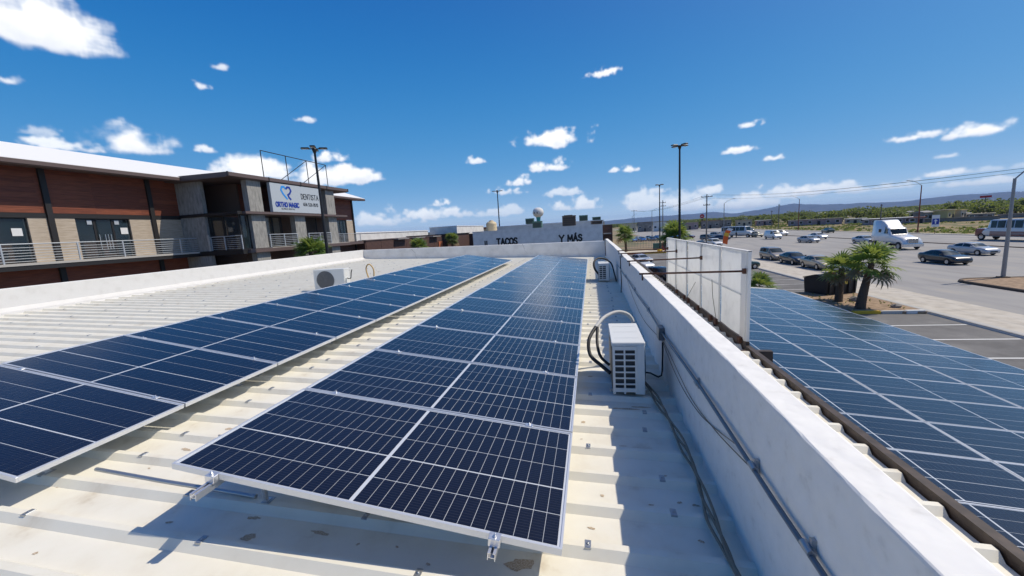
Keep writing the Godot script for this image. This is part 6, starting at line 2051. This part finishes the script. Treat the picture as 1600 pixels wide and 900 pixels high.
func build_town() -> void:
	rng.seed = 71
	house("yellow_house", "pale yellow house beyond the road", 123.6, -170.6, 4.4, 4.0, 3.6, 0.55, "yellow_wall", "cream_wall", 0.0, 2)
	house("yellow_house", "cream wing joined to the yellow house", 128.6, -172.4, 3.6, 4.0, 3.3, 0.55, "cream_wall", "yellow_wall", 0.0, 2)
	house("grey_house", "grey house with pale roof behind the arrow sign", 118.2, -172.0, 3.0, 4.0, 3.2, 0.2, "block_wall", "roof_grey", 0.6, 2)
	house("long_shed", "long pinkish yard building behind the dark bare pole", 101.1, -162.3, 12.5, 6.0, 2.0, -0.56, "pink_wall", "white_wall", 0.0, 6)
	house("long_shed", "reddish shed joined to the pinkish yard building", 106.0, -156.6, 3.8, 4.0, 1.9, -0.59, "pink_wall", "roof_rust", 0.0, 2)
	house("boundary_wall", "long grey block wall below the yellow house", 114.3, -151.5, 15.8, 0.3, 1.2, -0.65, "block_wall", "block_wall", 0.0, 0)
	house("long_shed", "purplish long yard building behind the mid-road sedans", 95.6, -197.0, 18.5, 6.0, 2.5, -0.45, "pink_wall", "block_wall", 0.0, 6)
	house("long_shed", "pale flat shed between the two yard buildings", 108.5, -192.4, 6.8, 4.1, 1.9, -0.51, "cream_wall", "white_wall", 0.0, 3)
	house("small_house", "tiny white house just right of the yellow house", 135.2, -176.2, 1.1, 4.0, 1.9, -0.65, "white_wall", "white_wall", 0.0, 1)
	house("small_house", "brown block house between the yellow house and the bus", 130.9, -165.9, 5.9, 4.0, 1.7, -0.67, "block_wall", "cream_wall", 0.0, 3)
	house("boundary_wall", "grey wall above the striped bus roof", 134.5, -158.0, 8.1, 0.3, 1.2, -0.71, "block_wall", "roof_grey", 0.0, 0)
	house("small_house", "cream house in the trees left of the red pole", 153.9, -231.7, 3.3, 4.0, 2.8, -0.59, "cream_wall", "roof_grey", 0.6, 2)
	house("small_house", "pale roofed house in the trees behind the truck fairing", 220.2, -373.5, 9.2, 5.5, 3.1, -0.53, "cream_wall", "white_wall", 0.0, 2)
	house("small_house", "white roofed house in the trees above the mid-road sedans", 260.6, -488.3, 9.4, 5.7, 3.4, -0.49, "white_wall", "white_wall", 0.0, 2)
	house("small_house", "small white house left of the white roofed one", 233.9, -468.4, 6.2, 4.0, 4.0, -0.46, "white_wall", "roof_grey", 0.6, 2)
	house("small_house", "pale shed roof behind the delivery van", 126.6, -333.7, 9.0, 5.4, 3.9, -0.36, "block_wall", "white_wall", 0.0, 2)
	house("long_shed", "grey block workshop behind the shuttle bus rear", 74.7, -249.8, 7.5, 5.0, 4.2, -0.18, "block_wall", "cream_wall", 0.0, 3)
	house("long_shed", "cream workshop behind the shuttle bus middle", 84.3, -246.5, 7.5, 5.0, 3.5, -0.18, "cream_wall", "roof_grey", 0.0, 3)
	house("long_shed", "pinkish low shop behind the beige pickup", 93.4, -243.4, 7.5, 5.0, 2.8, -0.18, "pink_wall", "white_wall", 0.0, 3)
	house("small_house", "white box house behind the shuttle bus nose", 110.6, -321.7, 3.6, 4.0, 4.7, -0.33, "white_wall", "white_wall", 0.0, 1)
	house("roadside_shop", "grey shop block with dark openings behind the yard of cars", 32.4, -255.2, 8.8, 5.3, 5.8, -0.13, "block_wall", "roof_grey", 0.0, 3)
	house("roadside_shop", "white shop block next to the grey one at the road's end", 38.9, -242.6, 7.2, 4.3, 5.5, -0.16, "white_wall", "block_wall", 0.0, 3)
	house("roadside_shop", "pale grey shop block behind the lot-end lamp post", 44.2, -233.6, 5.9, 4.0, 4.9, -0.19, "block_wall", "cream_wall", 0.0, 2)
	house("roadside_shop", "tan low house left of the shop blocks", 27.7, -302.3, 9.8, 5.9, 5.1, -0.09, "cream_wall", "roof_grey", 0.0, 2)
	house("roadside_shop", "purplish shop behind the tall black lamp post", 54.7, -240.6, 8.5, 5.1, 3.9, -0.22, "pink_wall", "roof_grey", 0.0, 3)
	house("roadside_shop", "brown workshop below the red disc sign", 66.3, -243.7, 9.6, 5.8, 4.3, -0.27, "block_wall", "roof_rust", 0.0, 3)
	house("small_house", "distant white house above the yard of cars", 95.6, -674.1, 13.5, 6.0, 5.1, -0.14, "white_wall", "roof_grey", 0.0, 2)
	house("small_house", "distant cream house below the mountains' left end", 143.9, -665.6, 12.8, 6.0, 5.0, -0.21, "cream_wall", "roof_grey", 0.6, 2)
	house("small_house", "distant grey house between the street lights", 191.5, -670.7, 12.3, 6.0, 4.9, -0.28, "block_wall", "white_wall", 0.0, 2)
